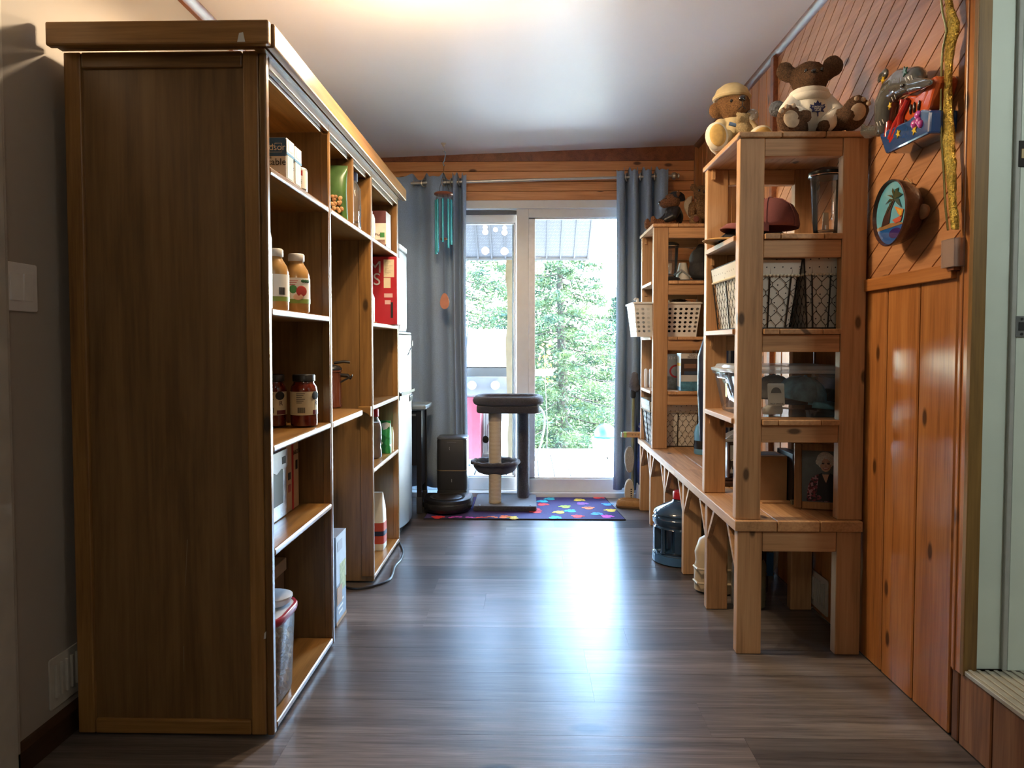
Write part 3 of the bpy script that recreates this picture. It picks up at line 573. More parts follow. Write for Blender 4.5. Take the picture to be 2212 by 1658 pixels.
# red sauce jars
rsauce = mat('tomato_sauce', (.12, .014, .006), .15, coat=.8, var=.25, vs=60); blid = mat('black_lid', (.014, .014, .015), .35)
RP = [(.036, 0), (.043, .005), (.0435, .012), (.0435, .118), (.041, .132), (.034, .142), (.033, .150)]
for i, (x, yy, lab) in enumerate(((-.838, 2.335, 'red sauce jar partly tucked behind its neighbour on the middle shelf'), (-.739, 2.345, 'red sauce jar with black lid and cream label at the shelf front'))):
    T = bottle('red_sauce_jar', lab, 'jar', (x, yy, .787 + EPS), RP, rsauce, [(.034, .148), (.0365, .150), (.0365, .168), (.034, .171), (.001, .171)], blid, (.0441, .040, .116, mat('cream_label', (.66, .58, .40), .55)), 'red sauce jars on the middle shelf', body='jar_body')
    b = -72
    def pp(a, z, r=.0450): t = R(b + a); return (r * math.cos(t), r * math.sin(t), z)
    q = 42 if i else 20
    text(T, 'R', pp(q + 14, .078), .022, rot=(R(90), 0, R(90 + b + q + 14)), m=mat('maroon_ink', (.06, .01, .015), .5), local=True)
    MB().ell((0, 0, 0), (.016, .0012, .014)).xf(Matrix.Translation(pp(q + 10, .103, .0440)) @ Matrix.Rotation(R(90 + b + q + 10), 4, 'Z')).build('oval_print', ink, T, local=True)
    patch(T, 'maroon_band', .0446, .042, .056, b + q - 4, b + q + 40, mat('maroon', (.12, .01, .02), .5))
    for k in range(6): MB().box(-.014, .014 - .005 * (k % 3), -.0004, .0004, -.0008, .0008).xf(Matrix.Translation(pp(-14, .110 - k * .006)) @ Matrix.Rotation(R(90 + b - 14), 4, 'Z')).build('text_line', ink, T, local=True)
    for k in range(8): MB().box(-.0009, .0006 + .0004 * (k % 2), -.0004, .0004, -.009, .009).xf(Matrix.Translation(pp(-26 + k * 4, .056)) @ Matrix.Rotation(R(90 + b - 26 + k * 4), 4, 'Z')).build('barcode_bar', ink, T, local=True)
# silver wrapped box + tan carton
foil = mat('crumpled_foil', (.62, .66, .72), .3, .6, bump=.5, bs=35)
T = thing('foil_box', 'silver foil lined box with dark window on the fourth shelf', 'box', (-.90, 2.225, .505 + EPS))
MB().box(-.118, .118, -.070, .070, 0, .215).build('carton', foil, T, local=True, bevel=.004)
flat(T, 'dark_window', (.1185, -.012, .105), .085, .115, 'r', ink, local=True)
mb = MB(); random.seed(2); mb.prism([(-.07, .05), (.07, .05), (.07, -.002), (.05, -.012), (.01, -.006), (-.03, -.018), (-.07, -.004)], (.002, 0, 0), (.119, 0, .165), (0, 1, 0), (0, 0, 1)).build('torn_flap', mat('flap_grey', (.5, .52, .58), .5), T, local=True)
for k in range(7): MB().box(.1212, .1218, .018 + k * .005, .0195 + k * .005 + .0012 * (k % 2), .172, .195).build('barcode_bar', ink, T, local=True)
carton('parcel_box', 'tan cardboard carton with a red stripe behind the foil box', 'box', -1.05, -.787, 2.305, 2.430, .505 + EPS, .742, mat('tan_carton', (.46, .33, .21), .7),
       [('r', .42, .56, 0, 1, redp), ('r', .12, .32, .45, .55, ink), ('r', .12, .32, .28, .38, mat('pink_print', (.35, .10, .10), .6)), ('r', .72, .88, .55, .68, ink)], [('r', .78, .80, .020, '1663370', ink)])
# cereal keeper
T = thing('cereal_keeper', 'translucent cereal container with red rim on the cabinet bottom shelf', 'container', (-.790, 2.045, .030 + EPS))
tubm = clear('milky_plastic', (.94, .95, .97), .12, 1.45, .16, (.78, .82, .88))
MB().loft([rsec(.155, .19, .05, .0), rsec(.165, .20, .055, .006), rsec(.185, .225, .065, .235)], caps=False).add(rsec(.155, .19, .05, .0), [tuple(range(19, -1, -1))]).build('tub', tubm, T, local=True, smooth=True)
MB().loft([rsec(.196, .236, .07, .236), rsec(.200, .240, .07, .240), rsec(.200, .240, .07, .254), rsec(.196, .236, .068, .257), rsec(.180, .220, .06, .257), rsec(.178, .218, .06, .250)], caps=False).build('red_rim', mat('berry_rim', (.30, .025, .05), .35), T, local=True, smooth=True)
MB().loft([rsec(.182, .222, .062, .249), rsec(.182, .222, .062, .2545)]).build('lid', mat('frosted_lid', (.60, .66, .74), .35), T, local=True)
MB().lathe([(.045, .256), (.052, .262), (.056, .274), (.058, .276), (.058, .281), (.050, .284), (.001, .284)], (.032, .040, .003), 26).build('pour_cap', mat('frosted_lid', (1, 1, 1)), T, local=True, smooth=True)
mb = MB(); random.seed(9)
for k in range(600):
    z = random.uniform(.006, .165); s = .5 + z; x, yy = random.uniform(-.072, .072) * (.95 + .3 * z), random.uniform(-.088, .088) * (.95 + .3 * z)
    mb.ell((x, yy, z + .006), (.011, .009, .004), 6, 4, Euler((random.uniform(0, 3), random.uniform(0, 3), 0)).to_matrix())
mb.build('cereal_flakes', mat('cereal', (.62, .38, .19), .8, var=.3, vs=80), T, local=True, kind='stuff')
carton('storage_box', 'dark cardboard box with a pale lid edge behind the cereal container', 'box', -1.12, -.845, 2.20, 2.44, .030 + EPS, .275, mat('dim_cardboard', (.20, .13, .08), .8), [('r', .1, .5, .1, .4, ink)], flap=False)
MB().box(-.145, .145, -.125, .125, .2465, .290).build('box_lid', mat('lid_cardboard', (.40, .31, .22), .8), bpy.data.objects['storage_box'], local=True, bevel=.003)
# second column
def pouch(name, label, p, w, d, h, m, rot=0, prints=()):
    T = thing(name, label, 'bag', p, rot); rings = []
    for t in (0, .04, .2, .5, .75, .9, .96, 1):
        dd = d * (.55 + .45 * math.sin(math.pi * min(1, .12 + t * .8))) if t < .9 else d * (.25 if t < .95 else .06)
        rings.append(rsec(w * (1 - .06 * math.sin(math.pi * t)), dd, min(dd * .48, w * .2), h * t))
    MB().loft(rings).build('pouch', m, T, local=True, smooth=True); return T
T = pouch('nut_pouch', 'green stand-up pouch of mixed nuts in the upper middle compartment', (-.762, 2.735, 1.530 + EPS), .150, .06, .205, mat('pouch_green', (.03, .075, .014), .4, var=.3, vs=20), R(8))
random.seed(4)
for k in range(26): MB().ell((.015 + random.uniform(-.036, .040), -.031, .054 + random.uniform(-.03, .034)), (.010, .003, .0075), 7, 5, Euler((0, random.uniform(0, 3), 0)).to_matrix()).build('nut_print', mat('nut_%d' % (k % 3), [(.30, .15, .055), (.20, .09, .03), (.36, .21, .09)][k % 3], .6), T, local=True)
T = thing('ribbed_jar', 'tall clear square jar with a navy lid and a few nuts inside', 'jar', (-.742, 2.985, 1.530 + EPS))
clr = clear('clear_plastic', (.93, .95, .97), .03, 1.45, .05)
MB().loft([rsec(.082, .075, .015, 0), rsec(.088, .080, .018, .006), rsec(.084, .077, .018, .05), rsec(.088, .080, .018, .06), rsec(.086, .078, .018, .17), rsec(.06, .055, .02, .198), rsec(.058, .054, .02, .205)]).build('jar_body', clr, T, local=True, smooth=True)
MB().lathe([(.033, .200), (.035, .202), (.035, .232), (.031, .236), (.001, .236)], n=24).build('lid', navy, T, local=True, smooth=True)
for k in range(14): MB().ell((random.uniform(-.03, .03), random.uniform(-.028, .028), .012 + .012 * (k % 3)), (.010, .008, .006), 7, 5).build('nut', mat('nut_0', (1, 1, 1)), T, local=True)
T = thing('coffee_press', 'coppery coffee pot with black lid and handle on the counter shelf', 'pot', (-.842, 3.03, .787 + EPS))
MB().lathe([(.046, 0), (.050, .004), (.050, .010), (.047, .014), (.047, .150), (.050, .153), (.050, .160), (.046, .160)], n=28).build('pot_body', mat('copper_glass', (.16, .05, .03), .15, .4, coat=.6), T, local=True, smooth=True)
MB().lathe([(.050, .161), (.050, .166), (.040, .178), (.012, .184), (.006, .190), (.006, .196), (.013, .200), (.012, .210), (.001, .214)], n=24).build('lid', blackpl, T, local=True, smooth=True)
MB().loft([[Vector((x, s * .008, z + q)) for s, q in ((-1, 0), (1, 0), (1, .008), (-1, .008))] for x, z in ((.046, .105), (.070, .118), (.094, .130), (.096, .134))]).build('spout_handle', blackpl, T, local=True)
MB().tube([(.044, 0, .138), (.075, 0, .136), (.090, 0, .122)], [.008, .009, .005], 8).build('handle', blackpl, T, local=True, smooth=True)
MB().tube([(.02, -.012, .190), (.06, -.006, .196), (.085, 0, .193)], .006, 8).build('lid_lever', blackpl, T, local=True, smooth=True)
def lean(T, deg): T.rotation_euler.y = R(deg)
T = carton('flat_carton', 'white flattened carton leaning beside the first divider on the floor', 'box', -.93, -.716, 2.515, 2.606, EPS, .375, mat('carton_blue_white', (.52, .58, .66), .4), [('r', .1, .9, .1, .5, mat('carton_pale2', (.60, .66, .72), .4))], flap=False)
T = carton('meal_box', 'printed food box standing on the floor next to the white carton', 'box', -.92, -.716, 2.632, 2.775, EPS, .338, mat('box_slate', (.20, .24, .30), .45),
           [('r', 0, 1, .45, 1, mat('box_pale_blue', (.42, .48, .56), .45)), ('r', 0, 1, 0, .04, cardb), ('r', .35, .95, .34, .66, mat('herb_print', (.30, .32, .12), .5, var=.5, vs=60)), ('r', .05, .55, .22, .42, mat('crust_print', (.35, .17, .07), .5)), ('r', .12, .6, .82, .93, mat('print_lines', (.30, .33, .42), .5))],
           [], flap=False)
for k in range(3): MB().box(.1026, .1030, -.055 + .006 * k, .030 - .008 * k, .075 - .020 * k, .084 - .020 * k).build('text_line', paper, T, local=True)
# third column
T = carton('tea_box', 'white and maroon tea box on the top shelf of the far column', 'box', -.815, -.692, 3.50, 3.62, 1.530 + EPS, 1.705, mat('tea_maroon', (.10, .018, .02), .5),
           [('f', 0, 1, .06, .66, mat('tea_cream', (.72, .66, .56), .5)), ('f', 0, 1, 0, .07, mat('tea_purple', (.10, .03, .06), .5)), ('f', .3, .95, .0, .20, mat('tea_photo', (.30, .18, .14), .5, var=.5, vs=50)), ('f', .76, .94, .26, .40, greenp)],
           [('f', .45, .34, .018, 'Energy Plus', mat('maroon_ink', (1, 1, 1)))])
T = bottle('white_mug', 'white rounded jar half hidden at the left of the tea box', 'jar', (-.735, 3.29, 1.530 + EPS), [(.026, 0), (.030, .006), (.034, .05), (.033, .10), (.028, .118), (.020, .124)], whitepl, [(.022, .120), (.022, .134), (.001, .136)], whitepl, body='jar_body')
T = carton('red_carton', 'big red cardboard carton with large white letters in the far column', 'box', -.985, -.658, 3.60, 3.72, 1.155 + EPS, 1.495, mat('carton_red', (.44, .010, .022), .42),
           [('f', .795, .955, .70, .96, cream), ('f', .795, .90, .54, .69, cream), ('f', .80, .93, .40, .46, mat('pale_pink', (.70, .45, .42), .5)), ('f', .81, .90, .30, .36, mat('pale_pink', (1, 1, 1))), ('f', .90, .935, .10, .33, ink), ('f', .32, .50, .08, .18, cream)],
           [('f', .665, .84, .085, 'M', mat('pale_grey_ink', (.62, .58, .58), .5)), ('f', .690, .66, .085, 'S', mat('pale_grey_ink', (1, 1, 1))), ('f', .64, .035, .012, '1,05 kg', cream)])
for k in range(12): MB().box(.102, .142 - .010 * (k % 4), -.0616, -.0612, .318 - k * .0062, .3188 - k * .0062).build('text_line', mat('brown_ink', (.2, .1, .06), .6), T, local=True)
bottle('white_bottle', 'slim white plastic bottle in front of the red carton', 'bottle', (-.738, 3.30, 1.155 + EPS), [(.026, 0), (.030, .005), (.030, .115), (.022, .135), (.013, .142), (.013, .150)], whitepl, [(.015, .146), (.015, .165), (.001, .166)], whitepl)
T = bottle('shaker_bottle', 'clear bottle of brown powder with red cap, far column', 'bottle', (-.752, 3.46, .505 + EPS), [(.036, 0), (.040, .005), (.040, .040), (.036, .050), (.036, .075), (.040, .085), (.040, .150), (.034, .175), (.024, .192), (.023, .205)], clear('clear_plastic', ()), [(.025, .200), (.026, .202), (.026, .236), (.022, .240), (.001, .240)], mat('cap_red', (.40, .01, .02), .35), None, None, [(.034, .003), (.0375, .006), (.0375, .042), (.0335, .052), (.0335, .075), (.0375, .086), (.0375, .15), (.032, .172), (.001, .173)], mat('tan_powder', (.55, .42, .32), .9, var=.1))
T = pouch('green_pouch', 'crumpled green and white snack pouch behind the red capped bottle', (-.735, 3.615, .505 + EPS), .085, .05, .165, patchy('pouch_mix', [(.03, .30, .08), (.02, .18, .05), (.60, .68, .60), (.04, .34, .10)], 30, .3, bump=.3), R(-20))
T = pouch('cream_pouch', 'small cream packet at the end of the fourth shelf', (-.722, 3.69, .505 + EPS), .060, .03, .125, cream, R(-35))
# flour bag
T = thing('flour_bag', 'white, red and navy paper flour bag at the bottom of the far column', 'bag', (-.776, 3.560, .030 + EPS))
MB().loft([rsec(.108, .085, .012, 0), rsec(.118, .095, .02, .012), rsec(.120, .098, .025, .10), rsec(.114, .094, .02, .19), rsec(.108, .080, .015, .220), rsec(.100, .040, .01, .255), rsec(.096, .012, .005, .285)]).build('paper_bag', paper, T, local=True, smooth=True)
MB().loft([rsec(.1195, .0975, .022, .035), rsec(.1215, .0995, .025, .10), rsec(.1195, .0985, .024, .14)], caps=False).build('red_band', mat('flour_red', (.50, .07, .05), .5), T, local=True, smooth=True)
flat(T, 'white_panel', (-.022, -.0503, .10), .062, .13, 'f', paper, local=True); MB().box(-.050, .004, -.0515, -.0510, .165, .195).build('navy_panel', navy, T, local=True)
MB().loft([rsec(.1225, .1005, .025, .075), rsec(.1225, .1005, .025, .098)], caps=False).build('navy_band', navy, T, local=True, smooth=True)
text(T, '801', (-.022, -.0518, .055), .016, local=True)
for k in range(4): MB().box(-.034, -.008 - .004 * (k % 2), -.0518, -.0512, .085 + .014 * k, .090 + .014 * k).build('text_line', navy, T, local=True)
# cord on the floor
pts = [atZ(*q, .006) for q in ((864, 1172), (870, 1190), (866, 1207), (853, 1222), (848, 1238), (842, 1250), (826, 1259), (800, 1267), (770, 1271), (748, 1268), (735, 1262))]
def smoothp(pts, n=6):
    out = []
    for i in range(len(pts) - 1):
        p0, p1, p2, p3 = pts[max(i - 1, 0)], pts[i], pts[i + 1], pts[min(i + 2, len(pts) - 1)]
        for k in range(n):
            t = k / n; out.append(.5 * ((2 * p1) + (p2 - p0) * t + (2 * p0 - 5 * p1 + 4 * p2 - p3) * t * t + (3 * p1 - p0 - 3 * p2 + p3) * t ** 3))
    return out + [pts[-1]]
tag(MB().tube(smoothp(pts), .0052, 8).build('power_cord', blackpl, None, off=pts[4], smooth=True), 'black power cord looping over the floor at the cabinet end', 'cord')
# ------------------------------------------------------------------ fridge corner
T = thing('mini_fridge', 'silver two-door fridge standing beyond the pantry cabinet', 'fridge', (-.95, 4.06, 0)); fm = mat('fridge_grey', (.16, .165, .17), .4)
MB().box(-1.22, -.745, 3.835, 4.285, .03, 1.112).build('fridge_body', fm, T, bevel=.006)
def fdoor(z0, z1):
    rings = []
    for z in (z0, z1):
        rings.append([Vector((x, y, z)) for x, y in [(-.742, 3.837), (-.705, 3.837)] + [(-.705 + .030 * math.sin(math.pi * t / 8) ** .7, 3.845 + .43 * t / 8) for t in range(1, 8)] + [(-.705, 4.283), (-.742, 4.283)]])
    return MB().loft(rings).build('fridge_door', steel, T, smooth=True)
fdoor(.055, .776); fdoor(.794, 1.108)
MB().box(-.742, -.680, 3.838, 4.282, .777, .793).build('door_gap', blackpl, T); MB().box(-1.22, -.70, 3.836, 4.284, 1.1125, 1.128).build('fridge_top', darkgrey, T, bevel=.004)
MB().box(-1.2, -.72, 3.85, 4.27, 0, .032).build('plinth', blackpl, T); MB().cyl((-.735, 3.86, 0), (-.735, 3.86, .05), .012).build('foot', blackpl, T)
for z, h in ((.765, .034),):
    MB().prism([(-.05, 0), (.05, 0), (.042, -h), (-.042, -h)], (.008, 0, 0), (-.679, 4.10, z), (0, 1, 0), (0, 0, 1)).build('handle_pocket', blackpl, T, bevel=.003)
    MB().prism([(-.046, 0), (.046, 0), (.046, .008), (-.046, .008)], (.012, 0, 0), (-.681, 4.10, z - .002), (0, 1, 0), (0, 0, 1)).build('handle', chrome, T, bevel=.002)
    for q in (-.032, .0, .022): MB().box(-.6705, -.670, 4.10 + q - .006, 4.10 + q + .006, z - .028, z - .006).build('handle_highlight', chrome, T)
MB().box(-.6755, -.674, 4.165, 4.185, 1.048, 1.078).build('badge', fm, T); MB().prism([(-.05, -.006), (.05, .034), (.05, .039), (-.05, -.001)], (.004, 0, 0), (-.676, 4.06, 1.0), (0, 1, 0), (0, 0, 1)).build('script_badge', chrome, T)
MB().box(-.742, -.69, 3.834, 3.838, .755, .80).build('hinge', blackpl, T); MB().box(-.705, -.693, 3.832, 3.84, .93, .965).build('magnet', mat('brown_magnet', (.08, .03, .015), .5), T)
T = thing('bread_box', 'tall white enamel box standing on top of the silver fridge', 'box', (-.86, 4.00, 1.1295))
MB().loft([rsec(.32, .26, .03, 0), rsec(.33, .27, .035, .02), rsec(.33, .27, .035, .42), rsec(.315, .255, .03, .44)]).build('box_shell', mat('enamel_white', (.36, .37, .38), .4), T, local=True, smooth=True)
MB().loft([rsec(.325, .265, .03, .441), rsec(.335, .275, .035, .446), rsec(.335, .275, .035, .468), rsec(.32, .26, .03, .474)]).build('box_lid', mat('enamel_white', (1, 1, 1)), T, local=True, smooth=True)
# folding tray table, red carton behind fridge
T = thing('side_stand', 'narrow black stand with a grey tray top beside the silver fridge', 'stand', (-.80, 4.56, 0))
top = atZ(905, 886, .672); MB().loft([rsec(.31, .26, .02, .645, -.805, 4.56), rsec(.345, .295, .035, .655, -.805, 4.56), rsec(.355, .305, .04, .672, -.805, 4.56), rsec(.345, .295, .035, .678, -.805, 4.56)]).build('tray_top', mat('tray_grey', (.34, .42, .46), .35), T, smooth=True)
for a, b in ((-.68, 4.45), (-.68, 4.67), (-.93, 4.45), (-.93, 4.67)):
    MB().box(a - .016, a + .016, b - .012, b + .012, .012, .645).build('leg', blackpl, T, bevel=.003); MB().box(a - .018, a + .018, b - .014, b + .014, 0, .10).build('foot', darkgrey, T, bevel=.003)
MB().box(-.932, -.678, 4.445, 4.456, .30, .642).build('front_panel', blackpl, T); MB().box(-.70, -.672, 4.47, 4.65, .16, .642).build('side_panel', mat('blue_black', (.015, .018, .03), .4), T)
MB().box(-.80, -.70, 4.4435, 4.446, .610, .622).build('latch', fm, T)
carton('red_top_box', 'small box with a red top on the floor between fridge and stand', 'box', -.84, -.742, 4.318, 4.415, EPS, .285, mat('wrap_grey', (.22, .17, .16), .5), [('f', 0, 1, .86, 1, redp), ('f', .2, .9, .1, .4, paper)])
# robot vacuum and dock
T = thing('vacuum_dock', 'black emptying tower behind the robot vacuum against the blue curtain', 'dock', (-.497, 4.712, .006))
MB().loft([rsec(.195, .172, .02, 0), rsec(.195, .172, .02, .09), rsec(.19, .168, .025, .0995)]).build('dock_base', blackpl, T, local=True, smooth=True)
MB().loft([rsec(.192, .17, .028, .10, 0, .0), rsec(.196, .174, .03, .11), rsec(.196, .174, .03, .226)]).build('lower_shell', darkgrey, T, local=True, smooth=True)
MB().loft([rsec(.197, .175, .03, .227), rsec(.197, .175, .03, .233)]).build('gold_band', mat('champagne_band', (.50, .38, .24), .35, .8), T, local=True, smooth=True)
MB().loft([rsec(.196, .174, .03, .234), rsec(.196, .174, .03, .425), rsec(.19, .168, .03, .432)]).build('upper_shell', darkgrey, T, local=True, smooth=True)
MB().loft([rsec(.198, .176, .03, .4325), rsec(.198, .176, .03, .440), rsec(.188, .166, .03, .445)]).build('lid', mat('dock_lid', (.09, .10, .115), .3), T, local=True, smooth=True)
MB().box(-.03, .03, -.089, -.0872, .414, .417).build('lid_slot', mat('slot_grey', (.12, .12, .13), .4), T, local=True); MB().box(-.002, .002, -.089, -.0872, .155, .175).build('status_mark', greypl, T, local=True)
MB().tube([(-.012, -.0885, .385), (-.015, -.0885, .375), (-.011, -.0885, .365)], .0012, 6).build('logo_mark', greypl, T, local=True)
T = thing('robot_vacuum', 'black robot vacuum parked on the paw print rug before its dock', 'robot vacuum', (-.508, 4.488, .0075)); T.scale = (.93, .92, 1)
def dpoly(s, yo=0):
    pts = [(-.158, .145), (-.165, .125)] + [(.165 * math.cos(R(a)), .165 * math.sin(R(a)) * 1.0) for a in range(185, 356, 10)] + [(.165, .125), (.158, .145)]
    return [Vector((p[0] * s, p[1] * s + yo, 0)) for p in pts]
def lay(s, z): return [p + Vector((0, 0, z)) for p in dpoly(s)]
MB().loft([lay(.93, .012), lay(.97, .02), lay(.99, .04), lay(.985, .072), lay(.96, .084), lay(.90, .088)]).build('vacuum_body', blackpl, T, local=True, smooth=True)
MB().loft([lay(1.0, .028), lay(1.015, .034), lay(1.015, .058), lay(.995, .064)]).build('bumper', mat('bumper_black', (.02, .02, .022), .25), T, local=True, smooth=True)
MB().lathe([(.118, .088), (.120, .092), (.112, .093), (.106, .090), (.10, .0895), (.001, .0895)], (0, -.01, 0), 40).build('top_ring', mat('ring_black', (.03, .03, .032), .3), T, local=True, smooth=True)
MB().lathe([(.098, .0895), (.094, .0915), (.001, .0925)], (0, -.01, 0), 40).build('top_disc', mat('disc_bronze', (.040, .032, .028), .35, .3), T, local=True, smooth=True)
MB().lathe([(.02, .088), (.02, .0905), (.001, .0905)], (.115, .105, 0), 18).build('button', mat('button_grey', (.08, .08, .09), .3), T, local=True)
for s in (-1, 1): MB().box(s * .11 - .012, s * .11 + .012, -.03, .03, 0, .05).build('wheel', blackpl, T, local=True)
# rug with paw prints
T = thing('paw_rug', 'purple rug printed with bright paw prints before the glass door', 'rug', (-.02, 4.60, 0))
poly = [(-.630, 4.288), (.585, 4.288), (.525, 4.925), (-.62, 4.925)]
MB().prism([(p[0], p[1]) for p in poly], (0, 0, .005), (0, 0, .0003), (1, 0, 0), (0, 1, 0)).build('rug_field', mat('rug_purple', (.045, .026, .115), .95, var=.25, vs=300, bump=.3, bs=900), T)
MB().tube([(p[0], p[1], .0035) for p in poly], .0045, 6, closed=True).build('rug_edge', mat('rug_edge', (.012, .010, .02), .9), T)
pc_ = [S(235, 60, 60), S(240, 120, 60), S(245, 205, 70), S(190, 215, 80), S(60, 190, 210), S(80, 160, 240), S(215, 80, 190), S(120, 220, 150), S(150, 90, 215)]
random.seed(12); k = 0
PA = [(945, 1118), (985, 1119), (1040, 1120), (1088, 1117), (1195, 1118), (1247, 1116), (1310, 1116), (1210, 1107), (1160, 1106), (1320, 1103), (1272, 1098), (1222, 1095), (1170, 1090), (1312, 1090), (1255, 1088), (1175, 1083), (1248, 1080), (1190, 1078), (1290, 1075), (1258, 1069), (1206, 1070), (1165, 1070), (1235, 1104), (1285, 1110), (1150, 1100), (1110, 1119), (1060, 1119), (1010, 1120)]
PC = [0, 6, 0, 1, 4, 0, 6, 2, 0, 2, 1, 3, 0, 5, 8, 4, 2, 4, 0, 7, 6, 1, 4, 5, 0, 2, 1, 6]
for (px, py), ci in zip(PA, PC):
    q = atZ(px, py, .0055); a = random.uniform(-.9, .9); mb = MB(); ca, sa = math.cos(a), math.sin(a)
    for dx, dy, r in ((0, 0, .024), (-.030, .026, .011), (-.011, .038, .011), (.012, .038, .011), (.031, .025, .011)):
        X, Y_ = q.x + dx * ca - dy * sa, q.y + dx * sa + dy * ca
        if Y_ > 4.91 or Y_ < 4.30: continue
        mb.prism([(X + r * 1.15 * math.cos(R(t)), Y_ + r * math.sin(R(t))) for t in range(0, 360, 36)], (0, 0, .0012), (0, 0, .0054), (1, 0, 0), (0, 1, 0))
    mb.build('paw_print', mat('paw_colour_%d' % ci, pc_[ci], .9, var=.15, vs=60), T)
# cat tree
fur = mat('grey_plush', (.040, .040, .055), .95, var=.35, vs=120, bump=.8, bs=350, sheen=.35); sis = None
sis, n_, l_, b_ = newmat('sisal_rope'); sp(b_, Roughness=.9)
tc = n_.new('ShaderNodeTexCoord'); wv = n_.new('ShaderNodeTexWave'); wv.bands_direction = 'Z'; wv.inputs['Scale'].default_value = 38; wv.inputs['Distortion'].default_value = 1.5; wv.inputs['Detail'].default_value = 2; l_.new(tc.outputs['Object'], wv.inputs['Vector'])
rr = n_.new('ShaderNodeValToRGB'); rr.color_ramp.elements[0].color = (.46, .37, .26, 1); rr.color_ramp.elements[1].color = (.62, .53, .40, 1); l_.new(wv.outputs['Fac'], rr.inputs['Fac']); l_.new(rr.outputs['Color'], b_.inputs['Base Color'])
bp = n_.new('ShaderNodeBump'); bp.inputs['Strength'].default_value = .3; bp.inputs['Distance'].default_value = .003; l_.new(wv.outputs['Fac'], bp.inputs['Height']); l_.new(bp.outputs['Normal'], b_.inputs['Normal'])
bx = (at(1022, 1100, 4.50).x + at(1160, 1100, 4.50).x) / 2
T = thing('cat_tree', 'grey plush cat tree with sisal post on the paw print rug', 'cat tree', (bx, 4.66, .007))
MB().loft([rsec(.395, .37, .02, .001), rsec(.400, .375, .022, .006), rsec(.400, .375, .022, .026), rsec(.392, .367, .02, .032)]).build('base', fur, T, local=True, smooth=True)
xs_ = at(1069, 900, 4.57).x - bx; xp = at(1130, 900, 4.74).x - bx
MB().lathe([(.040, .033), (.040, .612)], (xs_, -.08, 0), 28).build('scratching_post', sis, T, local=True, smooth=True)
MB().lathe([(.0415, .56), (.0415, .612)], (xs_, -.08, 0), 28).build('post_wrap', mat('pale_wrap', (.36, .31, .26), .9), T, local=True, smooth=True)
MB().lathe([(.038, .033), (.041, .05), (.040, .60), (.041, .613)], (xp, .085, 0), 28).build('plush_post', fur, T, local=True, smooth=True)
px0 = at(1098, 875, 4.62).x - bx
def ring_(w, d, r, z): return rsec(w, d, r, z, px0, -.01, 6)
MB().loft([ring_(.385, .30, .05, .614), ring_(.40, .315, .06, .622), ring_(.40, .315, .06, .655), ring_(.385, .30, .05, .662)]).build('perch', fur, T, local=True, smooth=True)
pts = [(p.x, p.y, .690) for p in rsec(.395, .30, .09, .690, px0, -.01, 8)]
MB().tube(pts, .030, 10, closed=True).build('perch_bolster', fur, T, local=True, smooth=True)
hx, hy, hz = xs_, -.02, .285; hr = .150
MB().tube([(hx + hr * math.cos(2 * math.pi * k / 40), hy + hr * .85 * math.sin(2 * math.pi * k / 40), hz + .004 * math.sin(k * 2.3)) for k in range(40)], .013, 8, closed=True).build('hammock_rim', fur, T, local=True, smooth=True)
rings = []
for r, z in ((1, 0), (.93, -.035), (.78, -.062), (.5, -.078), (.2, -.082)): rings.append([Vector((hx + hr * r * math.cos(2 * math.pi * k / 40) * (1 + .02 * math.sin(k * 1.7)), hy + hr * .85 * r * math.sin(2 * math.pi * k / 40), hz + z)) for k in range(40)])
MB().loft(rings, caps=False).build('hammock_sling', fur, T, local=True, smooth=True)
MB().lathe([(.0425, hz - .012), (.0425, hz + .006)], (xs_, -.08, 0), 24).build('post_clamp', fur, T, local=True, smooth=True)
q = at(1049, 951, 4.55); MB().ell((q.x - bx, -.11, q.z), (.020, .020, .024)).build('hanging_ball', mat('black_pompom', (.012, .012, .014), .95, bump=.6, bs=200), T, local=True, smooth=True)
MB().cyl((q.x - bx, -.11, q.z + .02), (q.x - bx, -.11, .615), .0014, 6).build('ball_string', ink, T, local=True)
for a, b in ((-.16, -.16), (.16, -.16)): MB().lathe([(.006, .032), (.006, .035), (.001, .036)], (a, b, 0), 10).build('bolt', steel, T, local=True)
# wind chime
WY = 4.64; hk = at(958, 318, WY); zc = ceil_z(hk.x)
tag(MB().lathe([(.016, 0), (.017, -.005), (.008, -.010), (.006, -.022), (.001, -.024)], n=16).tube([(0, 0, -.022), (.006, 0, -.032), (.007, 0, -.045), (0, 0, -.052), (-.006, 0, -.047)], .0025, 6).build('ceiling_hook', mat('ivory_hook', (.55, .50, .40), .4), None, local=True, smooth=True), 'small ivory screw hook in the ceiling above the wind chime', 'hook')
bpy.data.objects['ceiling_hook'].location = (hk.x, WY, zc - .0005)
dx = at(961, 419, WY); T = thing('wind_chime', 'turquoise tube wind chime with wooden disc hanging from the ceiling hook', 'wind chime', (hk.x, WY, zc - .053)); oz = zc - .053
tq = mat('turquoise_tube', (.05, .42, .54), .25, .3, var=.04); chw = mat('cherry_disc', (.30, .085, .03), .35, coat=.4); thr_ = mat('dark_cord', (.02, .015, .012), .8)
def zz(py): return at(961, py, WY).z - oz
MB().tube([(.004, 0, .002), (.012, 0, -.008), (.011, 0, -.03), (.006, 0, -.055), (-.004, 0, -.075), (.002, 0, -.09), (.008, 0, -.083)], .0035, 8).build('s_hook', mat('blue_steel', (.30, .42, .55), .3, .8), T, local=True, smooth=True)
zd = zz(419); MB().lathe([(.055, -.008), (.060, -.005), (.062, 0), (.060, .005), (.055, .009), (.001, .010)], (0, 0, zd), 32).build('top_disc', chw, T, local=True, smooth=True)
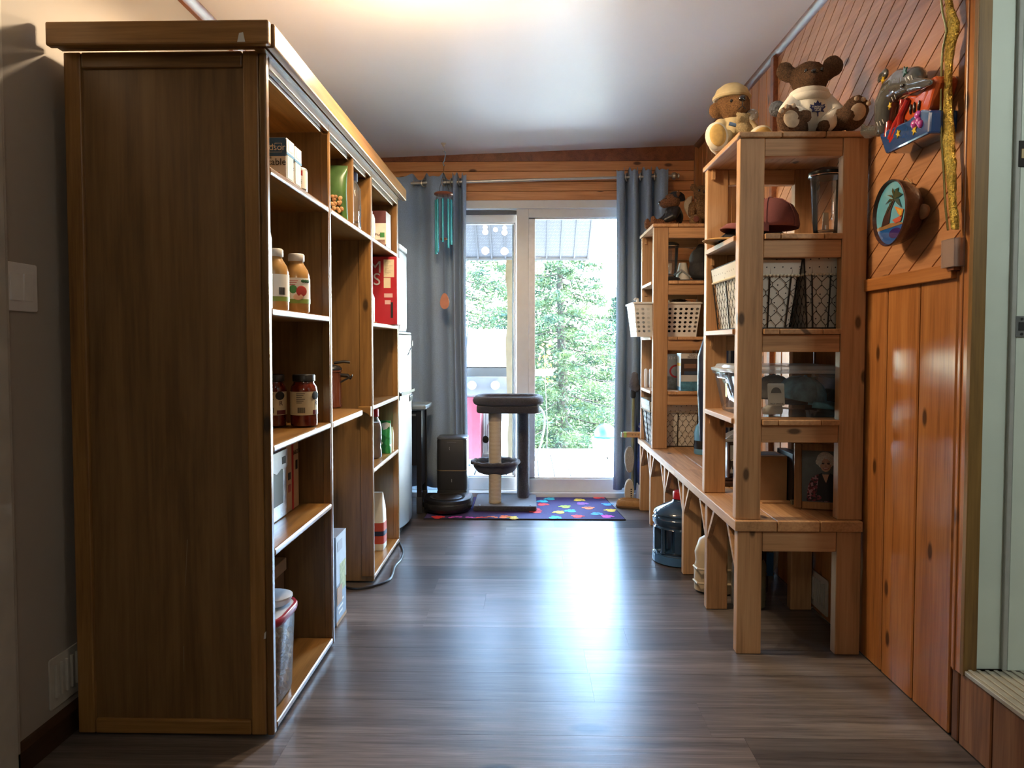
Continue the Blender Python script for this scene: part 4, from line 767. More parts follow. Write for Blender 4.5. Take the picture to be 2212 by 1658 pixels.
for k in range(3):
    a = R(30 + 120 * k); MB().cyl((.001, 0, zz(372)), (.042 * math.cos(a), .042 * math.sin(a), zd + .009), .0012, 6).build('cord', thr_, T, local=True)
MB().cyl((.003, 0, -.085), (.001, 0, zz(372)), .0016, 6).build('cord', thr_, T, local=True); MB().ell((.001, 0, zz(372)), (.004, .004, .006)).build('bead', mat('brass_bead', (.5, .35, .12), .3, .8), T, local=True)
TB = [(551, 215), (548, 250), (513, 280), (531, 300), (529, 340), (545, 180)]
for k, (yb, a) in enumerate([(549, 180), (546, 225), (525, 270), (537, 312), (529, 350), (530, 60)]):
    x, y_ = .050 * math.cos(R(a)), .050 * math.sin(R(a)); zt = zz(432); MB().lathe([(.0065, zz(yb)), (.0078, zz(yb) + .0008), (.0078, zt), (.0065, zt + .001)], (x, y_, 0), 14).build('chime_tube', tq, T, local=True, smooth=True)
    MB().cyl((x, y_, zt - .004), (x * .9, y_ * .9, zd - .006), .001, 5).build('cord', thr_, T, local=True)
MB().lathe([(.022, -.006), (.027, 0), (.022, .006), (.001, .007)], (0, 0, zz(516)), 22).build('striker', chw, T, local=True, smooth=True)
MB().cyl((0, 0, zz(633)), (0, 0, zd - .006), .0009, 5).build('cord', thr_, T, local=True)
sail = [(.036 * math.sin(R(t)) * (1 - .36 * (math.cos(R(t)) * .5 + .5)), .052 * -math.cos(R(t)) * -1) for t in range(0, 360, 15)]
MB().prism(sail, (0, .006, 0), (.004, -.003, zz(650)), (1, 0, 0), (0, 0, 1)).build('sail', mat('salmon_wood', (.55, .20, .11), .45, var=.08), T, local=True, bevel=.002)
# ------------------------------------------------------------------ bench along the right wall
BZ = .4615
T = thing('wall_bench', 'long cedar slat bench running along the right wall under both shelf units', 'bench', (.92, 3.5, 0)); bench = T
for i in range(3):
    x0 = .700 + i * .1435; ys = [2.42, (3.42, 3.05, 3.72)[i], 4.58]
    for a, b in zip(ys[:-1], ys[1:]):
        MB().box(x0, x0 + .1405, a + .0006, b - .0006, BZ - .036, BZ).build('deck_board', ced_y, T, bevel=.003)
LY = [2.432, 2.845, 3.275, 3.725, 4.165, 4.535]
for i, yy in enumerate(LY):
    MB().box(.712, .795, yy, yy + .040, .001, BZ - .037).build('leg', ced_z, T, bevel=.003); MB().box(1.045, 1.128, yy, yy + .040, .001, BZ - .037).build('leg', ced_z, T, bevel=.003)
    MB().box(.796, 1.044, yy, yy + .034, BZ - .107, BZ - .037).build('cross_rail', ced_x, T, bevel=.003)
    for s in (-1, 1):
        if (i == 0 and s < 0) or (i == 5 and s > 0): continue
        y0 = yy + (.041 if s > 0 else -.001)
        MB().prism([(0, BZ - .175), (0, BZ - .150), (s * .085, BZ - .0375), (s * .112, BZ - .0375)], (.018, 0, 0), (.713, y0, 0), (0, 1, 0), (0, 0, 1)).build('brace', ced_y, T, bevel=.001)
def tower(name, label, y0, y1, levels, loc):
    T = thing(name, label, 'shelf unit', loc)
    zt = levels[-1] - .0185
    for yy in (y0, y1 - .040):
        MB().box(.707, .790, yy, yy + .040, BZ + .001, zt).build('post', ced_z, T, bevel=.003); MB().box(1.050, 1.133, yy, yy + .040, BZ + .001, zt).build('post', ced_z, T, bevel=.003)
    for z in levels:
        for yy in (y0 + .003, y1 - .037):
            MB().box(.791, 1.049, yy, yy + .034, z - .078, z - .019).build('rail', ced_x, T, bevel=.002)
        for i in range(3):
            xa = .700 + i * .1445; yend = (y0 - .012, y1 + .012)
            if z != levels[-1] and i != 1:
                x_in = (.791, 1.049); a, b = max(xa, .700), min(xa + .142, 1.135)
                # boards notch round the posts: a strip between the posts plus the inner strip
                poly = [(a, y0 + .041), (b, y0 + .041), (b, y1 - .041), (a, y1 - .041)]
                if i == 0: poly = [(a, y0 + .0415), (.7915, y0 + .0415), (.7915, yend[0]), (b, yend[0]), (b, yend[1]), (.7915, yend[1]), (.7915, y1 - .0415), (a, y1 - .0415)]
                else: poly = [(a, yend[0]), (1.0485, yend[0]), (1.0485, y0 + .0415), (b, y0 + .0415), (b, y1 - .0415), (1.0485, y1 - .0415), (1.0485, yend[1]), (a, yend[1])]
                MB().prism(poly, (0, 0, .018), (0, 0, z - .018), (1, 0, 0), (0, 1, 0)).build('shelf_board', ced_y, T, bevel=.002)
            else:
                MB().box(xa, xa + .142, yend[0], yend[1], z - .018, z).build('shelf_board', ced_y, T, bevel=.003)
        for yy in (y0 + .043, y1 - .055): MB().box(.722, .734, yy, yy + .012, z - .060, z - .019).build('shelf_cleat', ced_z, T)
    return T
AZ = [.803, 1.110, 1.428, 1.764]; BZL = [.79, 1.10, 1.415, 1.734]
tower('shelf_tower', 'near cedar shelf tower with the brown bear in white sweater on top', 2.440, 2.915, AZ, (.92, 2.68, BZ))
tower('shelf_tower', 'far cedar shelf tower on the bench beside the right curtain', 4.085, 4.535, BZL, (.92, 4.31, BZ))
# ------------------------------------------------------------------ near tower contents
liner = dotted('dotted_liner', (.62, .60, .54), (.03, .03, .04), 34, .085); lace = mat('lace_trim', (.68, .64, .52), .9)
def basket(label, x0, x1, y0, y1, z, h, gaps=True):
    T = thing('wire_basket', label, 'basket', ((x0 + x1) / 2, (y0 + y1) / 2, z), 0, 'lined wire baskets'); w1, d1 = x1 - x0, y1 - y0; w0, d0 = w1 - .045, d1 - .05
    def sec(t, ins, r=.012): return rsec(w0 + (w1 - w0) * t - ins, d0 + (d1 - d0) * t - ins, r, h * t, n=2)
    MB().loft([sec(.01, .012), sec(.5, .008), sec(.97, .01)], caps=False).add(sec(.01, .012), [tuple(range(11, -1, -1))]).build('liner', liner, T, local=True, smooth=True)
    cu = MB().loft([[p + Vector((0, 0, 0)) for p in sec(.78, -.004)], sec(1.0, -.006), [p + Vector((0, 0, .004)) for p in sec(1, .004)], sec(.95, .014)], caps=False).build('liner_cuff', liner, T, local=True, smooth=True)
    b = sec(.78, -.005); mb = MB()
    for i in range(len(b)):
        p, q = b[i], b[(i + 1) % len(b)]; n = max(1, int((q - p).length / .012))
        for k in range(n): c = p.lerp(q, (k + .5) / n); mb.ell(c, (.0062, .0062, .005), 6, 4)
    mb.build('lace_edge', lace, T, local=True, kind='stuff')
    fr = MB()
    for t in (0, 1): fr.tube([Vector((sx * (w0 + (w1 - w0) * t) / 2, sy * (d0 + (d1 - d0) * t) / 2, h * t + .003)) for sx, sy in ((-1, -1), (1, -1), (1, 1), (-1, 1))], .0030, 6, closed=True)
    for sx, sy in ((-1, -1), (1, -1), (1, 1), (-1, 1), (0, -1), (-1, 0), (0, 1), (1, 0), (.72, -1), (-.72, -1)): fr.tube([(sx * w0 / 2, sy * d0 / 2, .003), (sx * w1 / 2, sy * d1 / 2, h)], .0026, 6)
    fr.build('wire_frame', wire_m, T, local=True)
    me = MB(); s = .034; dz = s * .9
    def side(P0, P1, Q0, Q1):  # hexagonal netting over the quad
        L = (P1 - P0).length; nx = int(L / s); nz = int(h * .80 / dz)
        def pt(u, v): return P0.lerp(P1, u).lerp(Q0.lerp(Q1, u), v)
        for r in range(nz + 1):
            for c_ in range(nx + 1):
                o = .5 * (r % 2); u = (c_ + o) / (nx + .5); v = r / (nz + .6) * .82
                u2, v2 = u, v + .35 * .82 / (nz + .6)
                if u <= 1: me.tube([pt(u, v), pt(min(u, 1), v2)], .0010, 4, caps=False)
                for d in (-.5, .5):
                    u3 = u + d / (nx + .5)
                    if -.001 <= u3 <= 1.001 and u <= 1: me.tube([pt(u, v2), pt(u3, (r + 1) / (nz + .6) * .82)], .0010, 4, caps=False)
    V = lambda sx, sy, t: Vector((sx * (w0 + (w1 - w0) * t) / 2, sy * (d0 + (d1 - d0) * t) / 2, h * t + .002))
    side(V(-1, -1, 0), V(1, -1, 0), V(-1, -1, 1), V(1, -1, 1)); side(V(-1, 1, 0), V(-1, -1, 0), V(-1, 1, 1), V(-1, -1, 1)); side(V(1, -1, 0), V(1, 1, 0), V(1, -1, 1), V(1, 1, 1))
    me.build('wire_netting', wire_m, T, local=True, kind='stuff'); return T
z = AZ[1] + .001
T = basket('wire basket with dotted white liner at the open side of the near tower', .722, .936, 2.486, 2.86, z, .235)
MB().tube([(-.03, -.10, .236), (-.035, -.02, .245), (-.03, .06, .238)], .02, 8).build('folded_cloth', mat('peach_cloth', (.55, .36, .26), .9), T, local=True, smooth=True)
basket('wire basket with dotted white liner against the wall in the near tower', .942, 1.130, 2.486, 2.86, z, .240)
# tote with caps
Z = AZ[0] + .001
tote = clear('tote_plastic', (.95, .97, .98), .05, 1.45, .05)
T = thing('storage_tote', 'clear lidded plastic tote full of caps on the near tower', 'tote', (.920, 2.672, Z))
MB().loft([rsec(.33, .30, .03, 0), rsec(.335, .305, .03, .004), rsec(.385, .350, .035, .140), rsec(.400, .365, .04, .142), rsec(.402, .367, .04, .152)], caps=False).add(rsec(.33, .30, .03, 0), [tuple(range(19, -1, -1))]).build('tub', tote, T, local=True, smooth=True)
MB().loft([rsec(.408, .372, .045, .153), rsec(.412, .376, .045, .158), rsec(.412, .376, .045, .164), rsec(.385, .35, .04, .168), rsec(.375, .34, .04, .178), rsec(.36, .325, .04, .180)]).build('lid', clear('tote_lid', (.93, .95, .96), .12, 1.45, .32), T, local=True, smooth=True)
MB().box(-.206, -.196, -.06, .06, .128, .150).build('handle', tote, T, local=True, bevel=.003); flat(T, 'yellow_label', (-.1885, -.01, .085), .022, .05, 'l', yellow, local=True)
def cap(label, loc, rotz, m, bm, scale=1, tilt=0, extra=None, group=None):
    T = thing('baseball_cap', label, 'cap', loc, rotz, group)
    pr = [(.090, 0), (.092, .012), (.088, .045), (.072, .078), (.045, .098), (.015, .106), (.001, .107)]
    o = MB().lathe(pr, n=28, caps=False, sx=1.0, sy=1.12).build('crown', m, T, local=True, smooth=2); q = o.modifiers.new('thick', 'SOLIDIFY'); q.thickness = .003
    br = [[], []]
    top = []
    for r, dz in ((0, 0), (.35, .006), (.7, .004), (1, -.012)):
        row = []
        for k in range(13):
            a = R(-155 + 10.833 * k); ex = .078 * r * math.sin(math.pi * (k / 12)) ** .6
            row.append(Vector(((.090 + 0) * math.cos(a), .100 * math.sin(a) - ex, .010 + dz - .022 * (math.cos(a) ** 2) * r)))
        top.append(row)
    vs = [p for row in top for p in row]; fs = [(i * 13 + k, i * 13 + k + 1, (i + 1) * 13 + k + 1, (i + 1) * 13 + k) for i in range(3) for k in range(12)]
    o = MB().add(vs, fs).build('brim', bm, T, local=True, smooth=2); q = o.modifiers.new('thick', 'SOLIDIFY'); q.thickness = .004; q.offset = 0
    for k in range(6):
        a = R(30 + 60 * k); MB().tube([((r_ + .0012) * math.cos(a), 1.12 * (r_ + .0012) * math.sin(a), z_ + .0008) for r_, z_ in pr[:-1]], .0014, 5).build('seam', m, T, local=True)
    MB().ell((0, 0, .108), (.008, .008, .005), 10, 6).build('top_button', m, T, local=True, smooth=True)
    T.scale = (scale,) * 3; T.rotation_euler.x = tilt; return T
mauve = mat('dusty_rose_cotton', (.20, .065, .065), .9, bump=.2, bs=400); blk = mat('black_cotton', (.012, .012, .014), .9); tan_c = mat('mustard_suede', (.52, .30, .10), .85); blu_c = mat('teal_denim', (.10, .26, .36), .9, var=.35, vs=30); gry_c = mat('grey_twill', (.16, .15, .14), .9, var=.15, vs=60)
cap('teal denim cap inside the clear tote', (.975, 2.585, Z + .055), R(75), blu_c, blu_c, .80, R(10), group=None)
cap('grey twill cap at the back of the clear tote', (.93, 2.735, Z + .050), R(160), gry_c, gry_c, .82)
cap('black cap lying low in the clear tote by the wall', (1.02, 2.73, Z + .030), R(60), blk, blk, .85)
T = thing('cap_tag', 'white paper tag with a drawn dark cap inside the clear tote', 'tag', (.868, 2.522, Z + .040)); T.rotation_euler.x = R(-8)
MB().prism(rrect(.058, .078, .004), (0, .001, 0), (0, 0, .039)).build('card', paper, T, local=True)
MB().prism([(-.018, 0), (.018, 0)] + [(.018 * math.cos(R(a)), .02 * math.sin(R(a))) for a in range(20, 180, 20)], (0, -.0006, 0), (0, -.0003, .044)).build('cap_picture', gry_c, T, local=True)
text(T, 'TALLE UNIQUE', (0, -.001, .006), .007, local=True)
T = thing('small_shoe', 'little white canvas shoe with dark lace at the bottom of the clear tote', 'shoe', (.872, 2.575, Z + .0055), R(-70)); 
MB().loft([rsec(.03, .075, .014, 0), rsec(.034, .080, .016, .010), rsec(.032, .075, .015, .022), rsec(.024, .045, .01, .036, 0, .012)]).build('shoe_body', paper, T, local=True, smooth=True)
for k in range(3): MB().cyl((-.012, -.012 + .011 * k, .030), (.012, -.012 + .011 * k, .030), .0016, 6).build('lace', mat('maroon', (.12, .01, .02)), T, local=True)
# caps and blender on the fourth shelf
Z = AZ[2] + .001
T = cap('flat black cap with mustard suede brim at the shelf edge of the near tower', (.808, 2.70, Z + .008), R(-70), blk, tan_c, 1.0); T.scale = (1, 1, .38)
cap('dusty rose cap resting on the mustard brimmed cap in the near tower', (.882, 2.665, Z + .050), R(-82), mauve, mauve, 1.04)
cap('small black cap standing behind the dusty rose cap in the near tower', (.945, 2.835, Z + .002), R(100), blk, blk, .68)
glassj = clear('jar_glass', (.93, .95, .97), .02, 1.5, .02)
def blender(label, p, r, h, dark=True, s=1):
    T = thing('blender_jar', label, 'blender jar', p)
    MB().lathe([(r * 1.25, 0), (r * 1.28, .004), (r * 1.22, .012), (r * .9, .017)], n=32).build('base_ring', blackpl, T, local=True, smooth=True)
    MB().lathe([(r * .72, .018), (r * .76, .03), (r * .88, h * .35), (r * 1.0, h * .82), (r * 1.03, h * .85)], n=32, caps=False).build('jar_glass', glassj, T, local=True, smooth=True)
    MB().lathe([(r * .70, .022), (r * .74, .034), (r * .62, .036), (.001, .036)], n=24).build('jar_floor', glassj, T, local=True, smooth=True)
    MB().lathe([(r * 1.06, h * .85), (r * 1.13, h * .87), (r * 1.12, h * .92), (r * .9, h * .96), (r * .45, h * .985), (.001, h)], n=32).build('lid', mat('jar_lid_black', (.012, .016, .018), .25), T, local=True, smooth=True)
    MB().lathe([(r * 1.135, h * .862), (r * 1.15, h * .868), (r * 1.135, h * .876)], n=32, caps=False).build('lid_band', chrome, T, local=True, smooth=True)
    for k in range(3):
        a = R(60 + 120 * k); MB().box(-.002, .002, r * .84, r * .90, h * .25, h * .75).xf(Matrix.Rotation(a, 4, 'Z')).build('rib', glassj, T, local=True)
    MB().prism([(-.012, .036), (.012, .036), (.009, .10), (-.009, .10)], (0, .003, 0), (0, 0, 0)).build('blade', mat('blade_steel', (.6, .55, .45), .25, .9), T, local=True)
    MB().lathe([(.006, .036), (.006, .055), (.001, .056)], n=12).build('hub', chrome, T, local=True, smooth=True); return T
blender('tall clear blender jar with black lid beside the rose cap', (1.066, 2.615, Z), .054, .262)
# bench level of the near tower
z = BZ + .001
T = carton('cardboard_box', 'small plain tan cardboard box on the bench under the near tower', 'box', .850, .985, 2.735, 2.865, z, .632, mat('plain_tan', (.36, .205, .10), .8, var=.06), [('t', .2, .9, .2, .8, ink)], [])
T = thing('binder_box', 'dark lidless box file with a grey green spine beside the tan box', 'box', (1.032, 2.782, z))
MB().box(-.043, -.006, -.09, .08, 0, .185).build('dark_side', ink, T, local=True, bevel=.002); MB().box(-.0055, .040, -.085, .08, 0, .18).build('spine', mat('grey_green_board', (.20, .19, .14), .7), T, local=True, bevel=.002); MB().box(-.05, .05, -.11, -.091, 0, .014).build('base_strip', mat('grey_green_board', (1, 1, 1)), T, local=True)
for k in range(2): MB().box(-.155 + 0, -.045, -.08 - k * .016, -.066 - k * .016, 0, .006).build('loose_slat', ced_x, T, local=True)
# framed portrait
T = thing('portrait_frame', 'oak framed portrait photo of a white haired woman leaning under the near tower', 'picture', (1.058, 2.585, z + .002), R(-14)); T.rotation_euler.x = R(-7)
fw, fh, ft = .190, .235, .026
for a in ((-fw / 2, -fw / 2 + ft, 0, fh), (fw / 2 - ft, fw / 2, 0, fh)): MB().box(a[0], a[1], -.008, .008, a[2], a[3]).build('frame_stile', frame_w, T, local=True, bevel=.004)
for a in ((0, ft), (fh - ft, fh)): MB().box(-fw / 2 + ft + .0003, fw / 2 - ft - .0003, -.007, .007, a[0], a[1]).build('frame_rail', frame_w, T, local=True, bevel=.003)
MB().box(-fw / 2 + ft, fw / 2 - ft, -.002, .002, ft, fh - ft).build('photo_backdrop', mat('photo_grey', (.10, .12, .13), .35, var=.35, vs=12), T, local=True)
def el(cx_, cz_, rx, rz_, n=24): return [(cx_ + rx * math.cos(2 * math.pi * k / n), cz_ + rz_ * math.sin(2 * math.pi * k / n)) for k in range(n)]
fx = .012
def ph(name, poly, m, t): return MB().prism([(a * 1.22 - .002, .028 + (b - .028) * 1.16) for a, b in poly], (0, -.0004, 0), (fx, -.0021 - .0004 * t, 0)).build(name, m, T, local=True)
skin = mat('photo_skin', (.46, .27, .19), .5, var=.05); pat = patchy('photo_floral', [(.12, .015, .03), (.35, .18, .22), (.03, .015, .02), (.20, .03, .05)], 160)
ph('photo_sleeves', [(-.052, .028), (.052, .028), (.050, .075), (.038, .100), (.020, .112), (-.020, .112), (-.038, .100), (-.048, .072)], pat, 0)
ph('photo_vest', [(-.026, .030), (.028, .030), (.022, .112), (.013, .116), (.002, .085), (-.009, .116), (-.018, .112)], mat('photo_vest', (.012, .010, .014), .6), 1)
ph('photo_neck', [(-.009, .112), (.010, .112), (.003, .090), (0, .088)], skin, 2); ph('photo_hair', el(0, .155, .024, .027), mat('photo_white_hair', (.52, .50, .46), .6, var=.2, vs=200), 2)
ph('photo_face', el(.001, .143, .0155, .023), skin, 3)
for sx_ in (-.0065, .0085): ph('photo_eye', el(sx_, .1455, .0042, .0026), mat('photo_shadow', (.05, .03, .025), .5), 4); ph('photo_brow', [(sx_ - .006, .1495), (sx_ + .006, .1495), (sx_ + .005, .1510), (sx_ - .005, .1510)], mat('photo_brow', (.22, .14, .10), .5), 4)
ph('photo_smile', [(-.008, .1325), (.010, .1325), (.007, .1275), (.001, .1260), (-.005, .1275)], mat('photo_lips', (.28, .08, .06), .5), 4); ph('photo_teeth', [(-.0055, .1315), (.0075, .1315), (.005, .1292), (-.003, .1292)], mat('photo_teeth', (.6, .5, .45), .5), 5)
ph('photo_nose', [(.001, .1425), (.0045, .1350), (-.0025, .1350)], mat('photo_nose', (.36, .19, .13), .5), 4)
for sx_, zx in ((-.018, .150), (.020, .150), (-.013, .163), (.001, .170), (.014, .164)): ph('photo_hair', el(sx_, zx, .009, .010, 14), mat('photo_white_hair', (1, 1, 1)), 4)
ph('photo_hands', el(-.022, .040, .012, .007), pat, 2)
MB().prism([(0, 0), (.06, 0), (0, .16)], (.03, 0, 0), (-.015, .0085, .01), (0, 1, 0), (0, 0, 1)).build('easel_back', ink, T, local=True)
# mantel clock
T = thing('mantel_clock', 'dark wood mantel clock with etched silver panel on the bench behind the tan box', 'clock', (.900, 3.06, z))
MB().box(-.085, .085, -.060, .060, 0, .022).build('base', dark_w, T, local=True, bevel=.006); MB().box(-.075, .075, -.050, .050, .0225, .036).build('plinth', dark_w, T, local=True, bevel=.004)
MB().box(-.064, .064, -.040, .040, .0365, .185).build('case', dark_w, T, local=True, bevel=.003); MB().box(-.074, .074, -.048, .048, .1855, .197).build('cornice', mat('clock_silver', (.42, .44, .48), .3, .6), T, local=True, bevel=.003)
MB().prism([(-.068, .1975), (.068, .1975), (.05, .214), (.02, .228), (0, .231), (-.02, .228), (-.05, .214)], (0, .07, 0), (0, -.035, 0)).build('pediment', mat('clock_silver', (1, 1, 1)), T, local=True, bevel=.003)
flat(T, 'silver_panel', (0, -.0402, .112), .108, .118, 'f', mat('silver_panel', (.55, .57, .60), .3, .3), local=True)
ms = [(-.054, 0), (.054, 0), (.054, .03), (.036, .048), (.024, .038), (.006, .062), (-.012, .042), (-.03, .056), (-.054, .034)]
flatpoly(T, 'etched_mountains', ms, (0, -.041, .070), 'f', mat('etched_dark', (.05, .055, .06), .5), local=True); flatpoly(T, 'etched_snow', [(-.03 + a, .03 + b) for a, b in ((0, .026), (.012, .012), (.02, .016), (.036, .032), (.026, .008), (-.02, .006))], (0, -.042, .070), 'f', paper, local=True)
for k in range(7): flatpoly(T, 'etched_tree', [(-.005, 0), (.005, 0), (0, .022)], (-.046 + .015 * k, -.0425, .060 + .003 * (k % 2)), 'f', ink if k % 2 else paper, local=True)
for s in (-1, 1): MB().lathe([(.007, .037), (.005, .05), (.006, .11), (.005, .17), (.007, .185)], (s * .058, -.044, 0), 12).build('column', dark_w, T, local=True, smooth=True)
# jacket hanging between the towers and a blue bottle behind it
jk = mat('navy_nylon', (.014, .022, .055), .45, var=.3, vs=15, bump=.4, bs=25)
T = thing('hanging_jacket', 'navy jacket hanging between the two shelf towers above the bench', 'jacket', (.880, 3.20, .60))
rings = []
for z_, w_, d_, o in ((0, .20, .07, .012), (.05, .195, .075, .01), (.18, .18, .065, .0), (.32, .175, .06, -.004), (.42, .17, .055, .0), (.50, .14, .05, .0), (.545, .07, .04, .0), (.56, .04, .03, 0)):
    ring = []
    for k in range(40):
        a = 2 * math.pi * k / 40; f = 1 + .16 * math.sin(a * 6 + z_ * 6) * (1 - z_ * 1.3); ring.append(Vector((o + w_ / 2 * math.cos(a) * f, d_ / 2 * math.sin(a) * f * 1.2, z_)))
    rings.append(ring)
MB().loft(rings).build('jacket_body', jk, T, local=True, smooth=2)
for s in (-1, 1): MB().tube([(s * .07, 0, .50), (s * .098, -.012, .40), (s * .103, -.018, .25), (s * .096, -.016, .09), (s * .094, -.014, .03)], [.028, .034, .030, .028, .026], 12).build('sleeve', jk, T, local=True, smooth=2)
MB().tube([(0, 0, .555), (0, 0, .585), (.02, .01, .60)], .003, 6).build('hanging_loop', ink, T, local=True); MB().box(-.004, .004, -.046, -.040, .02, .46).build('zipper', mat('zip_grey', (.10, .11, .13), .4), T, local=True)
T = bottle('blue_bottle', 'pale blue plastic bottle standing on the bench beside the navy jacket', 'bottle', (.945, 3.90, BZ + .001), [(.040, 0), (.044, .006), (.044, .12), (.036, .15), (.018, .17), (.018, .185)], mat('sky_blue_plastic', (.14, .38, .62), .35), [(.020, .182), (.020, .205), (.001, .206)], whitepl, (.0446, .03, .075, ink))
# ------------------------------------------------------------------ far tower contents
z = BZL[2] + .001
blender('clear blender jar with black lid on the far tower beside the black hood', (.826, 4.22, z + .0125), .046, .225)
MB().loft([rsec(.30, .19, .03, 0), rsec(.31, .20, .03, .004), rsec(.31, .20, .03, .010), rsec(.29, .18, .03, .012)]).build('serving_tray', blackpl, None, off=(0, 0, 0)); o = bpy.data.objects['serving_tray']; o.location = (.945, 4.24, z); tag(o, 'flat black tray under the blender jar on the far tower', 'tray')
T = thing('paper_cone', 'small pale cone shade standing between the blender jar and black hood', 'shade', (.908, 4.26, z + .0125)); MB().lathe([(.045, 0), (.044, .004), (.022, .105), (.020, .105)], n=24).build('cone', mat('pale_cone', (.58, .57, .52), .6), T, local=True, smooth=True); MB().tube([(.04, -.03, .02), (-.02, -.05, .06), (-.06, -.05, .03)], .006, 8).build('wand', greypl, T, local=True, smooth=True)
T = thing('riding_hood', 'charcoal fabric hood slumped on the black tray of the far tower', 'hood', (.995, 4.23, z + .0125))
blob(T, 'hood_shell', [((0, 0, .06), (.060, .062, .062)), ((-.005, .0, .12), (.052, .055, .065)), ((.012, .0, .175), (.030, .03, .04)), ((.05, -.02, .035), (.05, .045, .038)), ((.03, -.03, .03), (.055, .04, .032))], mat('charcoal_fabric', (.020, .020, .022), .75, bump=.3, bs=120), .006, 5, .006, .04)
# perforated basket
def perforated(T, name, P0, P1, Q0, Q1, nx, nz, m, hole=.30, mz=.10):
    vs = []; fs = []; 
    def pt(u, v): return P0.lerp(P1, u).lerp(Q0.lerp(Q1, u), v)
    for i in range(nx):
        for j in range(nz):
            u0, u1 = i / nx, (i + 1) / nx; v0, v1 = mz + (1 - 2 * mz) * j / nz, mz + (1 - 2 * mz) * (j + 1) / nz; um, vm = (u0 + u1) / 2, (v0 + v1) / 2; o = len(vs)
            for k in range(8):
                a = R(22.5 + 45 * k); c, s = math.cos(a), math.sin(a); q = max(abs(c), abs(s)); vs.append(pt(um + (u1 - u0) / 2 * c / q, vm + (v1 - v0) / 2 * s / q)); 
            for k in range(8):
                a = R(22.5 + 45 * k); vs.append(pt(um + (u1 - u0) * hole * math.cos(a), vm + (v1 - v0) * hole * math.sin(a)))
            fs += [(o + k, o + (k + 1) % 8, o + 8 + (k + 1) % 8, o + 8 + k) for k in range(8)]
            # square corners
            for (cu, cv, a, b) in ((u1, v1, 0, 1), (u0, v1, 2, 3), (u0, v0, 4, 5), (u1, v0, 6, 7)):
                vs.append(pt(cu, cv)); fs.append((o + a, len(vs) - 1, o + b))
    for v0, v1 in ((0, mz), (1 - mz, 1)):
        o = len(vs); vs += [pt(0, v0), pt(1, v0), pt(1, v1), pt(0, v1)]; fs.append((o, o + 1, o + 2, o + 3))
    o = MB().add(vs, fs).build(name, m, T, local=True); q = o.modifiers.new('thick', 'SOLIDIFY'); q.thickness = .0025; return o
wp = mat('white_basket', (.70, .69, .66), .4, var=.02)
T = thing('laundry_basket', 'white perforated plastic basket jutting out of the far tower', 'basket', (.800, 4.300, BZL[1] + .001))
V = lambda sx, sy, t: Vector((sx * (.170 + .022 * t), sy * (.125 + .022 * t), .19 * t))
for a, b, n in (((-1, -1), (1, -1), 12), ((-1, 1), (-1, -1), 8), ((1, -1), (1, 1), 8), ((1, 1), (-1, 1), 12)): perforated(T, 'perforated_side', V(*a, 0), V(*b, 0), V(*a, 1), V(*b, 1), n, 6, wp)
MB().box(-.171, .171, -.126, .126, 0, .004).build('basket_floor', wp, T, local=True); MB().loft([rsec(.386, .296, .012, .186), rsec(.404, .314, .018, .189), rsec(.404, .314, .018, .197), rsec(.384, .294, .012, .199), rsec(.380, .29, .012, .19)], caps=False).build('basket_rim', wp, T, local=True, smooth=True)
T = thing('plastic_bags', 'heap of shiny black plastic bags filling the white perforated basket', 'bag', (.855, 4.295, BZL[1] + .0055))
blob(T, 'bag_heap', [((-.06, 0, .11), (.07, .09, .09)), ((.03, -.02, .12), (.08, .09, .10)), ((.08, .03, .13), (.05, .07, .09)), ((0, 0, .04), (.10, .09, .035))], mat('black_bag', (.012, .012, .014), .18, bump=.9, bs=28), .006, 2, .018, .03)
MB().box(-.012, .012, -.002, .002, -.015, .015).xf(Matrix.Translation((-.05, -.098, .195)) @ Matrix.Rotation(.5, 4, 'Y')).build('price_sticker', cream, T, local=True); MB().prism(rrect(.03, .02, .003), (0, .002, 0), (.07, -.11, .19)).build('buckle', whitepl, T, local=True)
T = bottle('spray_bottle', 'white spray bottle sticking out of the left end of the white basket', 'bottle', (.655, 4.33, BZL[1] + .0055), [(.022, 0), (.024, .004), (.024, .12), (.014, .15), (.012, .17)], mat('bottle_ivory', (.55, .52, .42), .4), [(.014, .165), (.014, .185), (.009, .19), (.009, .225), (.001, .227)], whitepl)
MB().tube([(0, 0, .222), (-.014, -.008, .224), (-.022, -.010, .215)], .006, 8).build('nozzle', whitepl, T, local=True, smooth=True)
